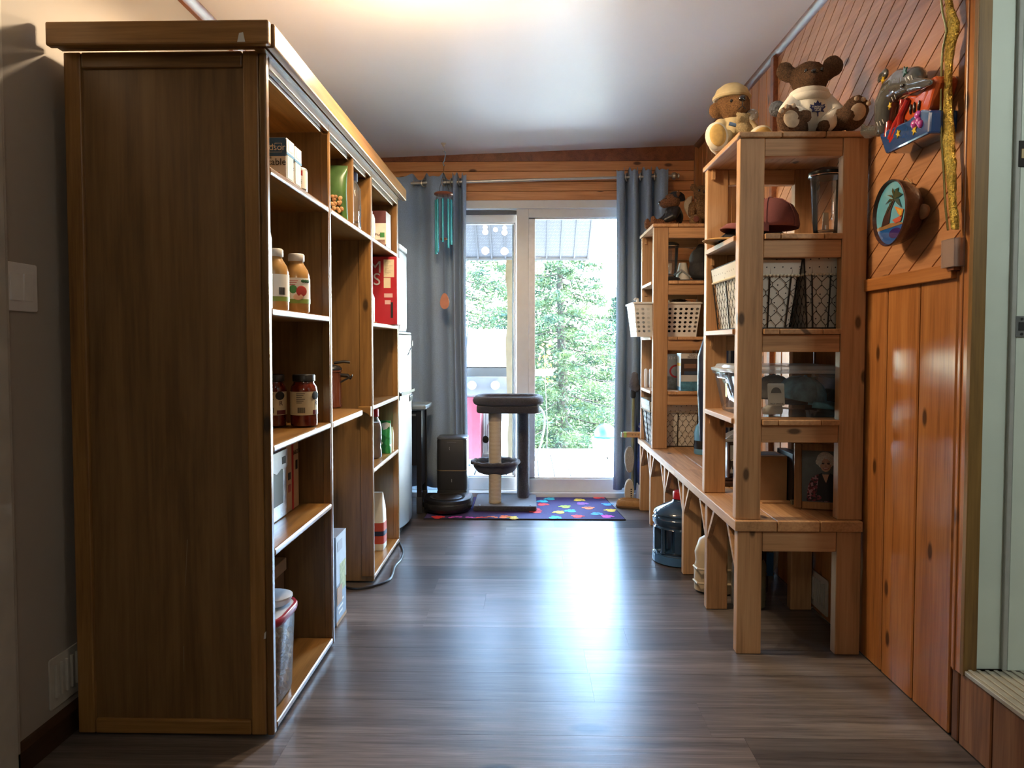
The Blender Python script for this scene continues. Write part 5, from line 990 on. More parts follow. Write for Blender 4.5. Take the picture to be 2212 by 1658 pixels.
# boxes on the next level
z = BZL[0] + .001
T = carton('can_case', 'silver grey drinks carton with red script on the far tower', 'box', .800, .985, 4.235, 4.40, z, .997, mat('case_silver', (.34, .36, .38), .35, .3),
           [('f', 0, 1, 0, .38, mat('case_mountain', (.16, .18, .20), .5, var=.4, vs=50))], [('f', .34, .50, .110, 'C', redp), ('f', .53, .24, .055, 'L', ink), ('f', .30, .90, .022, '12·473', paper)])
T = carton('soap_box', 'white, black and blue appliance box reading easy to use on the far tower', 'box', .872, 1.045, 4.115, 4.225, z, 1.005, mat('box_black_photo', (.035, .028, .026), .45),
           [('l', 0, 1, 0, 1, mat('box_side_white', (.62, .62, .58), .5)), ('l', 0, 1, .0, .5, mat('box_side_blue', (.10, .26, .45), .5)), ('l', .15, .9, .10, .62, mat('box_text_panel', (.66, .64, .56), .5)), ('l', .1, .95, .66, .74, yellow),
            ('f', 0, 1, .86, 1, mat('box_head_grey', (.55, .54, .50), .5)), ('f', 0, 1, .25, .42, mat('box_mid_grey', (.42, .45, .46), .5)), ('f', 0, 1, 0, .25, mat('box_blue_photo', (.05, .19, .30), .45, var=.5, vs=40)), ('f', .10, .95, .43, .52, mat('box_blue_dark', (.03, .06, .11), .5)), ('f', .6, .9, .55, .78, mat('pan_grey', (.012, .012, .014), .3)), ('f', .1, .5, .60, .72, mat('photo_brown', (.18, .10, .06), .5))],
           [('f', .54, .955, .016, 'EASY TO USE', ink), ('f', .52, .895, .014, "FACILE D'EMPLOI", ink), ('f', .80, .20, .022, '100', ink)])
MB().lathe([(.013, .0), (.013, .004), (.006, .006)], n=14).build('jar', ink, T, local=True)
bpy.data.objects.remove(bpy.data.objects['jar'])
for k in range(3):
    tag(MB().lathe([(.009, 0), (.010, .002), (.010, .108), (.006, .113), (.004, .116), (.001, .116)], n=16).build('white_canister', whitepl, None, local=True, smooth=True), ['slim white canister at the far tower edge, first from the curtain', 'slim white canister at the far tower edge, second from the curtain', 'slim white canister at the far tower edge, third from the curtain'][k], 'canister', 'slim white canisters')
    (bpy.data.objects['white_canister' if k == 0 else 'white_canister.%03d' % k]).location = (.728 + .0225 * k, 4.445 - .03 * k, z)
basket('wire basket with dotted liner on the bench under the far tower', .700, 1.03, 4.142, 4.46, BZ + .001, .262)
# bears ------------------------------------------------------------
def eyes(T, pts, r, m=None):
    for p in pts: MB().ell(p, (r, r * .7, r * 1.1), 12, 8).build('eye', m or mat('bead_eye', (.006, .005, .005), .08, coat=1), T, local=True, smooth=True)
brown = mat('brown_fur', (.15, .078, .038), .95, var=.45, vs=220, bump=1, bs=420); pad = mat('suede_pad', (.46, .36, .26), .9, var=.15, vs=60); knit, kn, kl, kb = newmat('white_knit'); sp(kb, Roughness=.9, Base_Color=(.80, .77, .68, 1))
tc = kn.new('ShaderNodeTexCoord'); wv = kn.new('ShaderNodeTexWave'); wv.inputs['Scale'].default_value = 110; wv.inputs['Distortion'].default_value = 3; kl.new(tc.outputs['Object'], wv.inputs['Vector']); bp = kn.new('ShaderNodeBump'); bp.inputs['Strength'].default_value = .25; bp.inputs['Distance'].default_value = .002; kl.new(wv.outputs['Fac'], bp.inputs['Height']); kl.new(bp.outputs['Normal'], kb.inputs['Normal'])
T = thing('teddy_bear', 'big brown teddy bear in a white knit sweater with a blue maple leaf', 'teddy bear', (at(1746, 290, 2.53).x, 2.535, AZ[3] + .001), R(-4))
hd = (.0, -.005, .205)
blob(T, 'bear_body', [((0, 0, .075), (.060, .052, .075)), (hd, (.062, .058, .058)), ((0, -.03, .190), (.056, .042, .045)), ((-.004, -.064, .192), (.030, .022, .024)),
     ((-.078, .0, .235), (.031, .016, .034)), ((.080, .0, .248), (.036, .016, .037), (0, .35, 0)), ((-.066, 0, .222), (.025, .02, .025)), ((.062, 0, .228), (.028, .02, .028))]
     + chain([(-.035, -.02, .032), (-.075, -.085, .038)], [.034, .036]) + chain([(.035, -.02, .034), (.105, -.075, .05)], [.034, .038]) + [((-.086, -.092, .044), (.045, .022, .048), (0, -.4, 0)), ((.124, -.080, .062), (.044, .024, .062), (0, .42, 0))]
     + chain([(-.055, -.075, .045), (-.040, -.098, .05)], [.022, .022]) + chain([(.030, -.07, .022), (.022, -.095, .018)], [.02, .02]), brown, .0048, 2, .006, .010)
blob(T, 'sweater', [((0, -.005, .080), (.068, .061, .078)), ((0, -.004, .125), (.060, .052, .042))] + chain([(-.052, -.01, .128), (-.086, -.045, .085), (-.052, -.082, .062)], [.027, .026, .025]) + chain([(.054, -.01, .128), (.084, -.04, .075), (.040, -.078, .030)], [.028, .028, .027]), knit, .0048, 5)
MB().tube([(.052 * math.cos(2 * math.pi * k / 28), -.006 + .048 * math.sin(2 * math.pi * k / 28), .148 - .004 * math.sin(2 * math.pi * k / 28)) for k in range(28)], .0155, 10, closed=True).build('turtleneck', knit, T, local=True, smooth=True)
MB().tube([(.055 * math.cos(2 * math.pi * k / 28), -.006 + .050 * math.sin(2 * math.pi * k / 28), .134 - .004 * math.sin(2 * math.pi * k / 28)) for k in range(28)], .0145, 10, closed=True).build('turtleneck', knit, T, local=True, smooth=True)
leaf = [(0, .030), (.006, .019), (.011, .023), (.012, .012), (.024, .016), (.022, .009), (.026, .006), (.017, -.003), (.020, -.011), (.009, -.009), (.002, -.012), (.0015, -.026), (-.0015, -.026), (-.002, -.012), (-.009, -.009), (-.020, -.011), (-.017, -.003), (-.026, .006), (-.022, .009), (-.024, .016), (-.012, .012), (-.011, .023), (-.006, .019)]
tl = Matrix.Translation((.010, -.0690, .083)) @ Matrix.Rotation(R(-6), 4, 'X')
MB().prism(leaf, (0, -.0022, 0)).xf(tl).build('maple_leaf_logo', mat('leaf_blue', (.012, .022, .12), .6), T, local=True)
for k, (s_, zz_) in enumerate((('TORONTO', .0065), ('MAPLE', 0), ('LEAFS', -.0062))):
    text(T, s_, tl @ Vector((0, -.0028, zz_)), .0076, rot=(R(84), 0, 0), m=paper, local=True)
eyes(T, [(-.026, -.060, .212), (.026, -.062, .216)], .0075); MB().ell((-.022, -.086, .200), (.012, .008, .007), 12, 8).build('nose', mat('bead_eye', (0, 0, 0)), T, local=True, smooth=True)
bpy.data.objects.remove([o for o in T.children if o.name.startswith('nose')][-1]); MB().ell((-.006, -.085, .203), (.013, .008, .0075), 12, 8).build('nose', mat('bead_eye', (0, 0, 0)), T, local=True, smooth=True)
for cx_, cz_, sy in ((-.088, .042, -.4), (.127, .062, .42)):
    M_ = Euler((0, sy, 0)).to_matrix(); yy = -.116 if cx_ < 0 else -.106
    MB().ell((cx_, yy, cz_ - .004), (.025, .006, .030), 16, 10, M_).build('paw_pad', pad, T, local=True, smooth=True)
    for q in (-1, 0, 1):
        v = M_ @ Vector((.021 * q, 0, .040 - .006 * abs(q))); MB().ell((cx_ + v.x, yy, cz_ + v.z), (.008, .006, .008), 10, 7).build('toe_pad', pad, T, local=True, smooth=True)
MB().ell((-.098, .02, .115), (.03, .02, .028), 12, 8).build('side_tuft', mat('grey_blue_fur', (.09, .10, .12), .95, var=.5, vs=90, bump=1, bs=150), T, local=True, smooth=True)
# cream hat bear
gold = mat('golden_fur', (.26, .125, .045), .95, var=.4, vs=240, bump=1, bs=420); cstone = mat('cream_resin', (.58, .46, .25), .7, var=.12, vs=30); whit = mat('chalk_resin', (.66, .62, .50), .75, var=.06, vs=30); yel = mat('honey_sole', (.52, .33, .10), .8, var=.12, vs=60)
p = at(1575, 345, 2.80); T = thing('teddy_bear', 'golden teddy bear in cream bonnet cradling a small bear on the near tower', 'teddy bear', (.784, 2.800, AZ[3] + .001), R(-3))
blob(T, 'bear_head', [((0, 0, .203), (.064, .058, .062)), ((.014, -.046, .192), (.038, .032, .034)), ((-.066, -.004, .186), (.027, .02, .031))], gold, .0048, 2, .004, .01)
blob(T, 'gown', [((0, 0, .075), (.066, .055, .080)), ((0, 0, .12), (.052, .044, .05))] + chain([(-.05, -.01, .125), (-.072, -.03, .085), (-.04, -.075, .070)], [.028, .030, .024]) + chain([(.052, -.01, .125), (.078, -.03, .08), (.060, -.065, .055)], [.028, .030, .026]) + chain([(-.04, -.02, .034), (-.075, -.085, .036)], [.033, .033]) + chain([(.04, -.02, .034), (.06, -.10, .034)], [.034, .032]), cstone, .005, 4)
MB().lathe([(.056, .232), (.064, .236), (.066, .246), (.058, .266), (.034, .284), (.001, .290)], (-.004, .010, 0), 28).build('bonnet', cstone, T, local=True, smooth=True)
MB().tube([(-.004 + .064 * math.cos(2 * math.pi * k / 28), .010 + .062 * math.sin(2 * math.pi * k / 28), .236) for k in range(28)], .009, 8, closed=True).build('bonnet_brim', cstone, T, local=True, smooth=True)
MB().ell((.016, -.076, .206), (.014, .008, .012), 12, 8).build('nose', mat('bead_eye', (0, 0, 0)), T, local=True, smooth=True); eyes(T, [(-.020, -.058, .204), (.044, -.050, .206)], .006); MB().tube([(.002, -.077, .166), (.015, -.079, .178), (.028, -.076, .167)], .0016, 6).build('mouth', ink, T, local=True); MB().cyl((.016, -.080, .198), (.015, -.079, .178), .0015, 6).build('mouth', ink, T, local=True)
for x_, y_, z_, rx, ry in ((-.085, -.118, .056, -.1, -.1), (.068, -.130, .044, -.2, .75)):
    M_ = Euler((rx, ry, 0)).to_matrix(); MB().ell((x_, y_, z_), (.042, .024, .054), 18, 12, M_).build('slipper', whit, T, local=True, smooth=True); MB().ell((x_, y_ - .020, z_), (.030, .009, .042), 18, 12, M_).build('sole', yel, T, local=True, smooth=True)
blob(T, 'cradled_bear', [((.010, -.105, .118), (.026, .022, .026)), ((-.004, -.122, .116), (.012, .012, .011)), ((-.004, -.100, .142), (.009, .006, .009)), ((.032, -.100, .138), (.009, .006, .009)), ((.016, -.102, .080), (.034, .026, .034))], mat('small_bear_fur', (.46, .34, .17), .95, var=.25, vs=200, bump=1, bs=400), .004, 2)
MB().tube([(-.03, -.066, .118), (0, -.07, .108), (.02, -.072, .112)], .007, 8).build('blue_bow', mat('blue_bow', (.10, .18, .36), .5), T, local=True, smooth=True); MB().ell((.066, -.02, .16), (.024, .02, .024), 12, 8).build('pompom', mat('pale_pompom', (.6, .6, .58), .95, bump=1, bs=80), T, local=True, smooth=True)
# far tower bears
curly = mat('curly_brown_fur', (.23, .095, .035), .95, var=.5, vs=150, bump=1, bs=260); leather = mat('black_leather', (.014, .014, .016), .32, bump=.15, bs=60)
z = BZL[3] + .001
T = thing('teddy_bear', 'curly brown bear in black leather jacket and studded bandana facing the curtain', 'teddy bear', (.862, 4.32, z), R(-78))
blob(T, 'bear_body', [((0, 0, .06), (.052, .05, .06)), ((0, -.01, .170), (.048, .050, .045)), ((0, -.055, .155), (.030, .032, .026)), ((-.048, .01, .205), (.018, .010, .019)), ((.048, .01, .205), (.018, .010, .019))] + chain([(-.035, -.03, .03), (-.045, -.125, .028)], [.030, .026]) + chain([(.035, -.03, .03), (.045, -.125, .028)], [.030, .026]) + [((-.048, -.145, .038), (.026, .016, .034)), ((.048, -.145, .038), (.026, .016, .034))], curly, .0048, 1, .010, .012)
blob(T, 'leather_jacket', [((0, .004, .075), (.060, .056, .060)), ((0, 0, .11), (.050, .048, .035))] + chain([(-.05, 0, .11), (-.068, -.03, .07), (-.05, -.07, .05)], [.024, .026, .022]) + chain([(.05, 0, .11), (.068, -.03, .07), (.05, -.07, .05)], [.024, .026, .022]), leather, .005, 4)
MB().lathe([(.052, .182), (.053, .190), (.046, .210), (.028, .224), (.001, .228)], (0, -.005, 0), 24).xf(Matrix.Rotation(-.12, 4, 'X')).build('bandana', mat('bandana_black', (.014, .014, .016), .8), T, local=True, smooth=True)
random.seed(8)
for k in range(16):
    a = R(k * 41); f = .25 + .5 * (k % 3) / 2; MB().ell((.050 * math.cos(a) * (1 - .3 * f), .018 - .005 + .050 * math.sin(a) * (1 - .3 * f), .192 + .022 * f), (.0035, .0035, .0035), 6, 5).build('bandana_star', paper, T, local=True)
MB().ell((0, -.088, .160), (.010, .006, .008), 10, 7).build('nose', mat('bead_eye', (0, 0, 0)), T, local=True, smooth=True); eyes(T, [(-.018, -.055, .182), (.018, -.055, .182)], .005)
T = thing('teddy_bear', 'curly tan bear with cream angel wings sitting against the right wall', 'teddy bear', (1.015, 4.27, z), R(-6))
tanf = mat('curly_tan_fur', (.26, .135, .05), .95, var=.5, vs=150, bump=1, bs=260)
blob(T, 'bear_body', [((0, 0, .085), (.062, .052, .085)), ((.004, -.01, .205), (.052, .046, .046)), ((.006, -.05, .195), (.024, .020, .020)), ((-.046, .0, .242), (.020, .010, .022)), ((.050, .0, .242), (.020, .010, .022))] + chain([(-.035, -.03, .03), (-.045, -.10, .03)], [.034, .036]) + chain([(.035, -.03, .03), (.050, -.10, .03)], [.034, .036]) + chain([(-.05, -.01, .13), (-.06, -.05, .08)], [.025, .022]) + chain([(.05, -.01, .13), (.06, -.05, .08)], [.025, .022]), tanf, .0048, 1, .011, .012)
for s in (-1, 1): MB().loft([[Vector((s * (.045 + q), .035 + .008 * c, zz_)) for q, c in ((0, -1), (wd, -1), (wd, 1), (0, 1))] for zz_, wd in ((.06, .01), (.09, .035), (.13, .055), (.165, .055), (.19, .035), (.20, .012))]).build('wing', mat('cream_plush', (.60, .48, .34), .95, bump=.6, bs=90), T, local=True, smooth=True, subsurf=1)
eyes(T, [(-.020, -.056, .212), (.024, -.056, .212)], .0065); MB().ell((.006, -.072, .200), (.010, .007, .008), 10, 7).build('nose', mat('brown_nose', (.05, .02, .012), .4), T, local=True, smooth=True); MB().ell((-.045, -.136, .034), (.016, .006, .018), 12, 8).build('foot_pad', mat('rose_pad', (.16, .05, .035), .9), T, local=True, smooth=True)
# ------------------------------------------------------------------ under the bench
T = thing('water_jug', 'dark blue water jug with red cap between the bench legs', 'jug', (.745, 3.50, .001))
def jug_r(r, z, t):
    d = math.degrees(t) % 360; d = min(abs(d - 218), 360 - abs(d - 218)); g = max(0, 1 - (d / 26) ** 4)
    if .062 < z < .168: return r * (1 - .42 * g)
    return r
JPZ = [(.105, 0), (.122, .006), (.130, .016), (.132, .045), (.126, .050), (.126, .056), (.131, .062), (.131, .066), (.131, .090), (.131, .130), (.131, .160), (.131, .166), (.131, .172), (.126, .178), (.126, .184), (.133, .192), (.134, .215), (.126, .224), (.126, .230), (.130, .236), (.124, .250), (.080, .275), (.045, .288), (.034, .296), (.033, .322)]
bj = mat('jug_blue', (.018, .05, .105), .08, coat=.6, var=.05); MB().lathe(JPZ, n=64, fn=jug_r).build('jug_body', bj, T, local=True, smooth=True)
MB().lathe([(.1335, .004), (.1335, .044)], n=48, caps=False).build('base_band', mat('jug_pale_blue', (.06, .16, .34), .1, coat=.5), T, local=True, smooth=2)
a = R(218); MB().tube([(.119 * math.cos(a), .119 * math.sin(a), z_) for z_ in (.055, .075, .115, .155, .175)], [.016, .012, .011, .012, .016], 10).build('handle', bj, T, local=True, smooth=True)
MB().lathe([(.035, .302), (.037, .304), (.037, .334), (.034, .340), (.001, .340)], n=28).build('cap', mat('cap_red', (1, 1, 1)), T, local=True, smooth=True); MB().lathe([(.037, .292), (.040, .295), (.037, .299)], n=28, caps=False).build('neck_ring', bj, T, local=True, smooth=True)
patch(T, 'green_label', .1318, .10, .112, -60, -30, greenp)
T = bottle('beige_jug', 'beige plastic detergent jug behind the third bench leg', 'jug', (.815, 3.06, .001), [(.072, 0), (.092, .01), (.094, .10), (.088, .13), (.092, .17), (.075, .225), (.035, .25), (.028, .27)], mat('beige_plastic', (.50, .40, .27), .4), [(.030, .265), (.034, .268), (.034, .30), (.001, .302)], mat('maroon_cap', (.10, .012, .015), .4), sx=1.1, sy=.7)
for k in range(2): MB().tube([(-.105, 0, .05 + .06 * k), (-.1, -.05, .05 + .06 * k), (-.05, -.068, .05 + .06 * k), (.05, -.068, .05 + .06 * k)], .005, 6).build('rib', mat('beige_plastic', (1, 1, 1)), T, local=True, smooth=True)
T = bottle('green_blue_bottle', 'small bottle with a blue and green label between water jug and beige jug', 'bottle', (.865, 3.36, .001), [(.036, 0), (.040, .006), (.040, .17), (.020, .21), (.014, .22), (.014, .235)], clear('clear_plastic', ()), [(.015, .232), (.015, .252), (.001, .253)], bluep, (.0405, .05, .14, patchy('label_mix', [(.05, .30, .45), (.50, .55, .55), (.03, .28, .16), (.02, .08, .3)], 60, .3)))
T = bottle('storage_jar', 'greenish clear storage jar with dark lid behind the second bench leg', 'jar', (.895, 2.90, .001), [(.06, 0), (.068, .006), (.068, .17), (.055, .195)], mat('dull_green_glass', (.20, .21, .15), .1, coat=.6), [(.056, .193), (.060, .196), (.060, .222), (.001, .224)], ink)
for k in range(3): MB().lathe([(.0685, .03 + .05 * k), (.070, .034 + .05 * k), (.0685, .038 + .05 * k)], caps=False).build('glass_rib', mat('dull_green_glass', (1, 1, 1)), T, local=True, smooth=True)
T = thing('handle_jug', 'white detergent jug with ring handle and dark red label in the shade under the bench', 'jug', (.975, 3.09, .001))
MB().loft([rsec(.09, .13, .03, 0), rsec(.10, .14, .035, .01), rsec(.10, .14, .035, .20), rsec(.05, .07, .02, .26), rsec(.045, .05, .02, .28)]).build('jug_body', mat('dark_red_label', (.09, .012, .02), .4), T, local=True, smooth=True)
MB().tube([(.045, -.02, .235), (.075, -.02, .22), (.088, -.02, .17), (.085, -.02, .11), (.070, -.02, .085), (.045, -.02, .08)], .011, 10).build('handle', whitepl, T, local=True, smooth=True)
flat(T, 'blue_label', (.045, -.0712, .13), .03, .10, 'f', bluep, local=True); MB().lathe([(.024, .281), (.024, .315), (.001, .316)], n=20).build('cap', whitepl, T, local=True)
carton('crate', 'dark low crate on the floor far under the bench', 'crate', .83, 1.02, 3.80, 4.10, EPS, .20, dark_w, [('f', .1, .9, .3, .7, cab_x)], flap=False)
# ------------------------------------------------------------------ far corner beyond the bench
T = thing('blue_parcel', 'tall blue and white wrapped pack standing past the bench end', 'parcel', (.802, 4.738, .001))
film = mat('blue_film', (.02, .035, .16), .25, var=.3, vs=12, bump=.5, bs=18, coat=.5)
MB().loft([rsec(.15, .10, .03, .132), rsec(.165, .11, .04, .20), rsec(.155, .105, .04, .38), rsec(.165, .11, .04, .45)]).build('pack_body', film, T, local=True, smooth=True)
MB().loft([rsec(.155, .10, .03, 0), rsec(.17, .114, .03, .06), rsec(.16, .11, .03, .131)]).build('pack_base', mat('pack_white', (.52, .53, .55), .35, bump=.4, bs=20), T, local=True, smooth=True)
MB().box(-.058, -.048, -.0565, -.0550, .14, .42).build('white_stripe', paper, T, local=True); flat(T, 'barcode_label', (.0, -.0562, .155), .03, .05, 'f', paper, local=True); MB().prism([(0, 0), (.018, .01), (.016, .05), (.006, .07)], (0, -.001, 0), (-.01, -.0575, .03)).build('print_mark', ink, T, local=True)
for k in range(6): MB().box(-.010 + .0035 * k, -.0085 + .0035 * k + .001 * (k % 2), -.0575, -.0569, .14, .17).build('barcode_bar', ink, T, local=True)
T = thing('film_bag', 'crumpled clear and blue plastic bag heaped on the wrapped pack', 'bag', (.802, 4.738, .4525)); blob(T, 'bag_film', [((-.01, 0, .05), (.07, .06, .06)), ((-.02, -.02, .11), (.045, .045, .045)), ((.02, .01, .14), (.03, .03, .04))], patchy('film_mix', [(.03, .05, .18), (.18, .20, .26), (.30, .32, .34), (.02, .03, .12), (.24, .22, .18)], 30, .25, bump=.6), .006, 2, .02, .025)
for i, (zz_, lab) in enumerate(((.30, 'upper grey sandal sole wedged against the blue wrapped pack'), (.085, 'lower pale shoe sole with dark lettering by the blue wrapped pack'))):
    T = thing('shoe_sole', lab, 'shoe', (.662, 4.664, zz_ - .084), 0); sp_ = [(.030 * math.cos(R(t)) * (1 + .12 * math.sin(R(t))), .085 * math.sin(R(t))) for t in range(0, 360, 15)]
    MB().prism(sp_, (0, .020, 0), (0, 0, .088)).build('sole', [mat('sole_grey', (.36, .34, .31), .9, bump=.6, bs=120), mat('sole_cream', (.55, .47, .36), .9, bump=.4, bs=120)][i], T, local=True, bevel=.004); MB().prism([(p[0] * 1.05, p[1] * 1.03) for p in sp_], (0, .006, 0), (0, .021, .088)).build('welt', whitepl, T, local=True)
    if i:
        for k in range(5): MB().box(.006, .016, -.0012, -.0004, .050 + .014 * k, .058 + .014 * k).build('dark_mark', ink, T, local=True)
T = thing('slipper', 'tan suede slipper on the floor at the far end of the bench', 'slipper', (.688, 4.623, .001), R(76))
for o_ in (0,):
    MB().loft([rsec(.075, .23, .037, 0), rsec(.085, .24, .042, .006), rsec(.085, .24, .042, .014)]).build('sole', mat('slipper_sole', (.20, .11, .05), .9), T, local=True, smooth=True)
    MB().loft([rsec(.080, .235, .040, .015), rsec(.078, .23, .039, .035), rsec(.058, .17, .028, .050, 0, .02), rsec(.045, .12, .02, .052, 0, .025), rsec(.04, .11, .02, .030, 0, .02)], caps=False).build('upper', mat('tan_suede', (.36, .19, .07), .95, var=.12, bump=.3, bs=90), T, local=True, smooth=True)
    MB().tube([(.022 * math.cos(R(t)), .03 + .06 * math.sin(R(t)), .052) for t in range(0, 360, 20)], .006, 8, closed=True).build('cuff', mat('tan_suede', (1, 1, 1)), T, local=True, smooth=True)
a, b = at(1341, 949, 4.60), at(1388, 949, 4.60)
T = thing('wooden_bar', 'short wooden bar with a green sticker jutting past the bench end', 'bar', ((a.x + b.x) / 2, 4.592, BZ + .0008)); hx = (b.x - a.x) / 2
MB().box(-hx + .034, hx + .10, -.02, .02, 0, .033).build('bar_body', ced_x, T, local=True, bevel=.002); MB().box(-hx + .016, -hx + .0335, -.0205, .0205, -.0003, .0335).build('green_sticker', mat('lime_sticker', (.40, .52, .14), .6), T, local=True); MB().box(-hx, -hx + .0155, -.021, .021, -.0005, .034).build('metal_end', chrome, T, local=True, bevel=.002)
for k in range(3): MB().cyl((.0 + .02 * k, -.0205, .017), (.02 * k, -.021, .017), .003, 8).build('stamp', ink, T, local=True)
T = thing('upturned_mop', 'grey headed mop standing upside down on an olive pole by the right curtain', 'mop', (.690, 4.737, .001))
MB().tube([(0, 0, 0), (.001, 0, .35), (.002, 0, .735)], .010, 10).build('pole', mat('olive_pole', (.26, .27, .16), .5), T, local=True, smooth=True); MB().lathe([(.011, .70), (.018, .71), (.018, .75), (.011, .755)], (.002, 0, 0), 14).build('collar', darkgrey, T, local=True, smooth=True)
blob(T, 'mop_head', [((.006, 0, .80), (.034, .034, .055)), ((.016, .004, .77), (.034, .030, .035)), ((.010, -.006, .845), (.024, .024, .03))], mat('dim_grey_cloth', (.13, .125, .14), .95, bump=.6, bs=90), .005, 3, .008, .012)
# ------------------------------------------------------------------ wall decorations
def W(px, py, X): p = atX(px, py, X); return (p.y, p.z)
def wprism(T, name, pts, X, d, m, bevel=0):  # outline on the wall plane, extruded towards the room
    q = [W(a, b, X - d) for a, b in pts]; return MB().prism(q, (-d, 0, 0), (X, 0, 0), (0, 1, 0), (0, 0, 1)).build(name, m, T, bevel=bevel)
XW = 1.1425; XD = 1.078; c = atX(1945, 250, XD)
T = thing('dolphin_plaque', 'glazed ceramic dolphin and coral plaque on the slanted board wall', 'wall plaque', (XW, c.y, c.z)); gz = lambda n, col: mat(n, col, .12, coat=1, var=.05)
gg = gz('dolphin_grey', (.075, .078, .072)); co = gz('coral_orange', (.50, .085, .02)); rd = gz('coral_red', (.38, .018, .014)); sb = gz('sea_blue', (.014, .06, .19)); yl = gz('star_yellow', (.62, .42, .03)); pk = gz('berry_pink', (.45, .05, .30)); bk = gz('glaze_black', (.01, .01, .012)); pkl = gz('petal_pink', (.62, .16, .20)); wl = gz('glaze_white', (.62, .60, .52))
def ball(px, py, X, rp, fx=.6):
    y_, z_ = W(px, py, X); s = F / y_; r = 1.12 * rp / s; return (Vector((X, y_, z_)), (r * fx, r * 1.05, r))
def balls(lst, X, fx=.6):
    out = []
    for (a, b) in zip(lst[:-1], lst[1:]):
        for k in range(5): t = k / 5; out.append(ball(a[0] + (b[0] - a[0]) * t, a[1] + (b[1] - a[1]) * t, X, a[2] + (b[2] - a[2]) * t, fx))
    out.append(ball(*lst[-1][:2], X, lst[-1][2], fx)); return out
wprism(T, 'sea_base', [(1898, 290), (1912, 332), (1918, 331), (2006, 288), (2009, 238), (1990, 236), (1960, 260), (1905, 285)], XW, .075, sb, .006)
wprism(T, 'coral_fan', [(1905, 300), (1912, 320), (1926, 306), (1985, 262), (2006, 235), (2012, 215), (2024, 172), (2018, 162), (2006, 172), (1996, 192), (1978, 206), (1960, 204), (1948, 220), (1940, 250), (1925, 275)], XW, .060, co, .008)
o = blob(T, 'dolphin_body', balls([(1976, 172, 24), (1950, 178, 27), (1930, 195, 26), (1918, 222, 25), (1914, 250, 22), (1912, 272, 17), (1902, 283, 11), (1884, 282, 11), (1868, 284, 9)], XD, .9) + balls([(1970, 182, 15), (1992, 181, 11), (2010, 178, 6)], XD - .012, .8) + balls([(1912, 160, 11), (1903, 166, 9), (1900, 172, 7)], XD, .5) + balls([(1865, 276, 8), (1872, 290, 9), (1884, 290, 8)], XD, .5), gg, .0042, 5, local=False)
def wt(name, lst, X, m, n=10): MB().tube([Vector((X, *W(a, b, X))) for a, b, r in lst], [r / (F / W(a, b, X)[0]) for a, b, r in lst], n).build(name, m, T, smooth=True)
for q in ([(1926, 300, 9), (1935, 270, 8), (1953, 235, 7), (1962, 214, 6)], [(1930, 302, 8), (1945, 268, 7), (1950, 215, 6)], [(1918, 295, 8), (1920, 270, 7), (1920, 245, 5)], [(1928, 305, 8), (1942, 290, 6), (1952, 268, 5)]): wt('coral_finger', q, XW - .066, rd)
wt('coral_finger', [(2000, 225, 9), (2012, 195, 9), (2020, 172, 7)], XW - .050, co)
for a, b, r in ((1976, 268, 9), (1986, 262, 8), (1984, 249, 9), (1990, 268, 8)): MB().ell((XW - .074, *W(a, b, XW - .074)), (.010, r / 700, r / 700), 14, 9).build('berry', pk, T, smooth=True)
def star(px, py, r, X, m, name='star', k=5, inner=.45):
    y_, z_ = W(px, py, X); s = F / y_; q = [(y_ + (r if i % 2 == 0 else r * inner) / s * math.sin(math.pi * i / k + .2), z_ + (r if i % 2 == 0 else r * inner) / s * math.cos(math.pi * i / k + .2)) for i in range(2 * k)]
    MB().prism(q, (-.004, 0, 0), (X, 0, 0), (0, 1, 0), (0, 0, 1)).build(name, m, T, bevel=.001)
star(1977, 281, 11, XW - .074, yl); star(1942, 289, 10, XW - .074, yl); star(1924, 228, 9, XD - .029, yl); star(1909, 172, 9, XD - .004, yl); star(1956, 154, 12, XD - .028, gz('star_green', (.015, .09, .06)))
for a, b, w_, h_, an, m_ in ((1930, 172, 9, 6, .2, pkl), (1913, 192, 4, 9, .3, pkl), (1922, 190, 6, 9, -.5, gz('petal_plum', (.07, .02, .08))), (1967, 236, 3, 11, .1, bk), (1975, 232, 3, 12, .05, bk), (1985, 228, 3, 11, .25, bk), (1957, 266, 3, 9, -.2, bk), (1918, 312, 4, 10, -.3, gz('leaf_teal', (.02, .10, .08)))):
    X_ = XD - .030 if m_ in (pkl,) or a == 1922 else XW - .063; y_, z_ = W(a, b, X_); s = F / y_
    MB().ell((X_, y_, z_), (.004, w_ / s, h_ / s), 14, 9, Euler((an, 0, 0)).to_matrix()).build('painted_leaf', m_, T, smooth=True)
y_, z_ = W(1948, 185, XD - .033); MB().ell((XD - .033, y_, z_), (.003, .0085, .0055), 14, 9).build('eye', bk, T, smooth=True); MB().ell((XD - .036, y_ + .002, z_ + .002), (.0015, .002, .0015), 8, 6).build('eye_glint', wl, T)
y_, z_ = W(1905, 220, XD - .028); MB().ell((XD - .026, y_, z_), (.003, .007, .006), 12, 8).build('painted_eye', wl, T, smooth=True); MB().ell((XD - .028, y_, z_), (.003, .0035, .003), 10, 7).build('painted_eye', bk, T, smooth=True)
for a, b in ((1962, 165), (1968, 163), (1955, 168), (1932, 205), (1926, 210), (1906, 258), (1900, 262), (1894, 264)): wt('painted_ray', [(a, b, 1), (a + 3, b + 9, .4)], XD - .033, wl, 5)
wt('mouth_line', [(1960, 183, 1), (1985, 176, 1), (2000, 172, 1)], XD - .030, bk, 5)
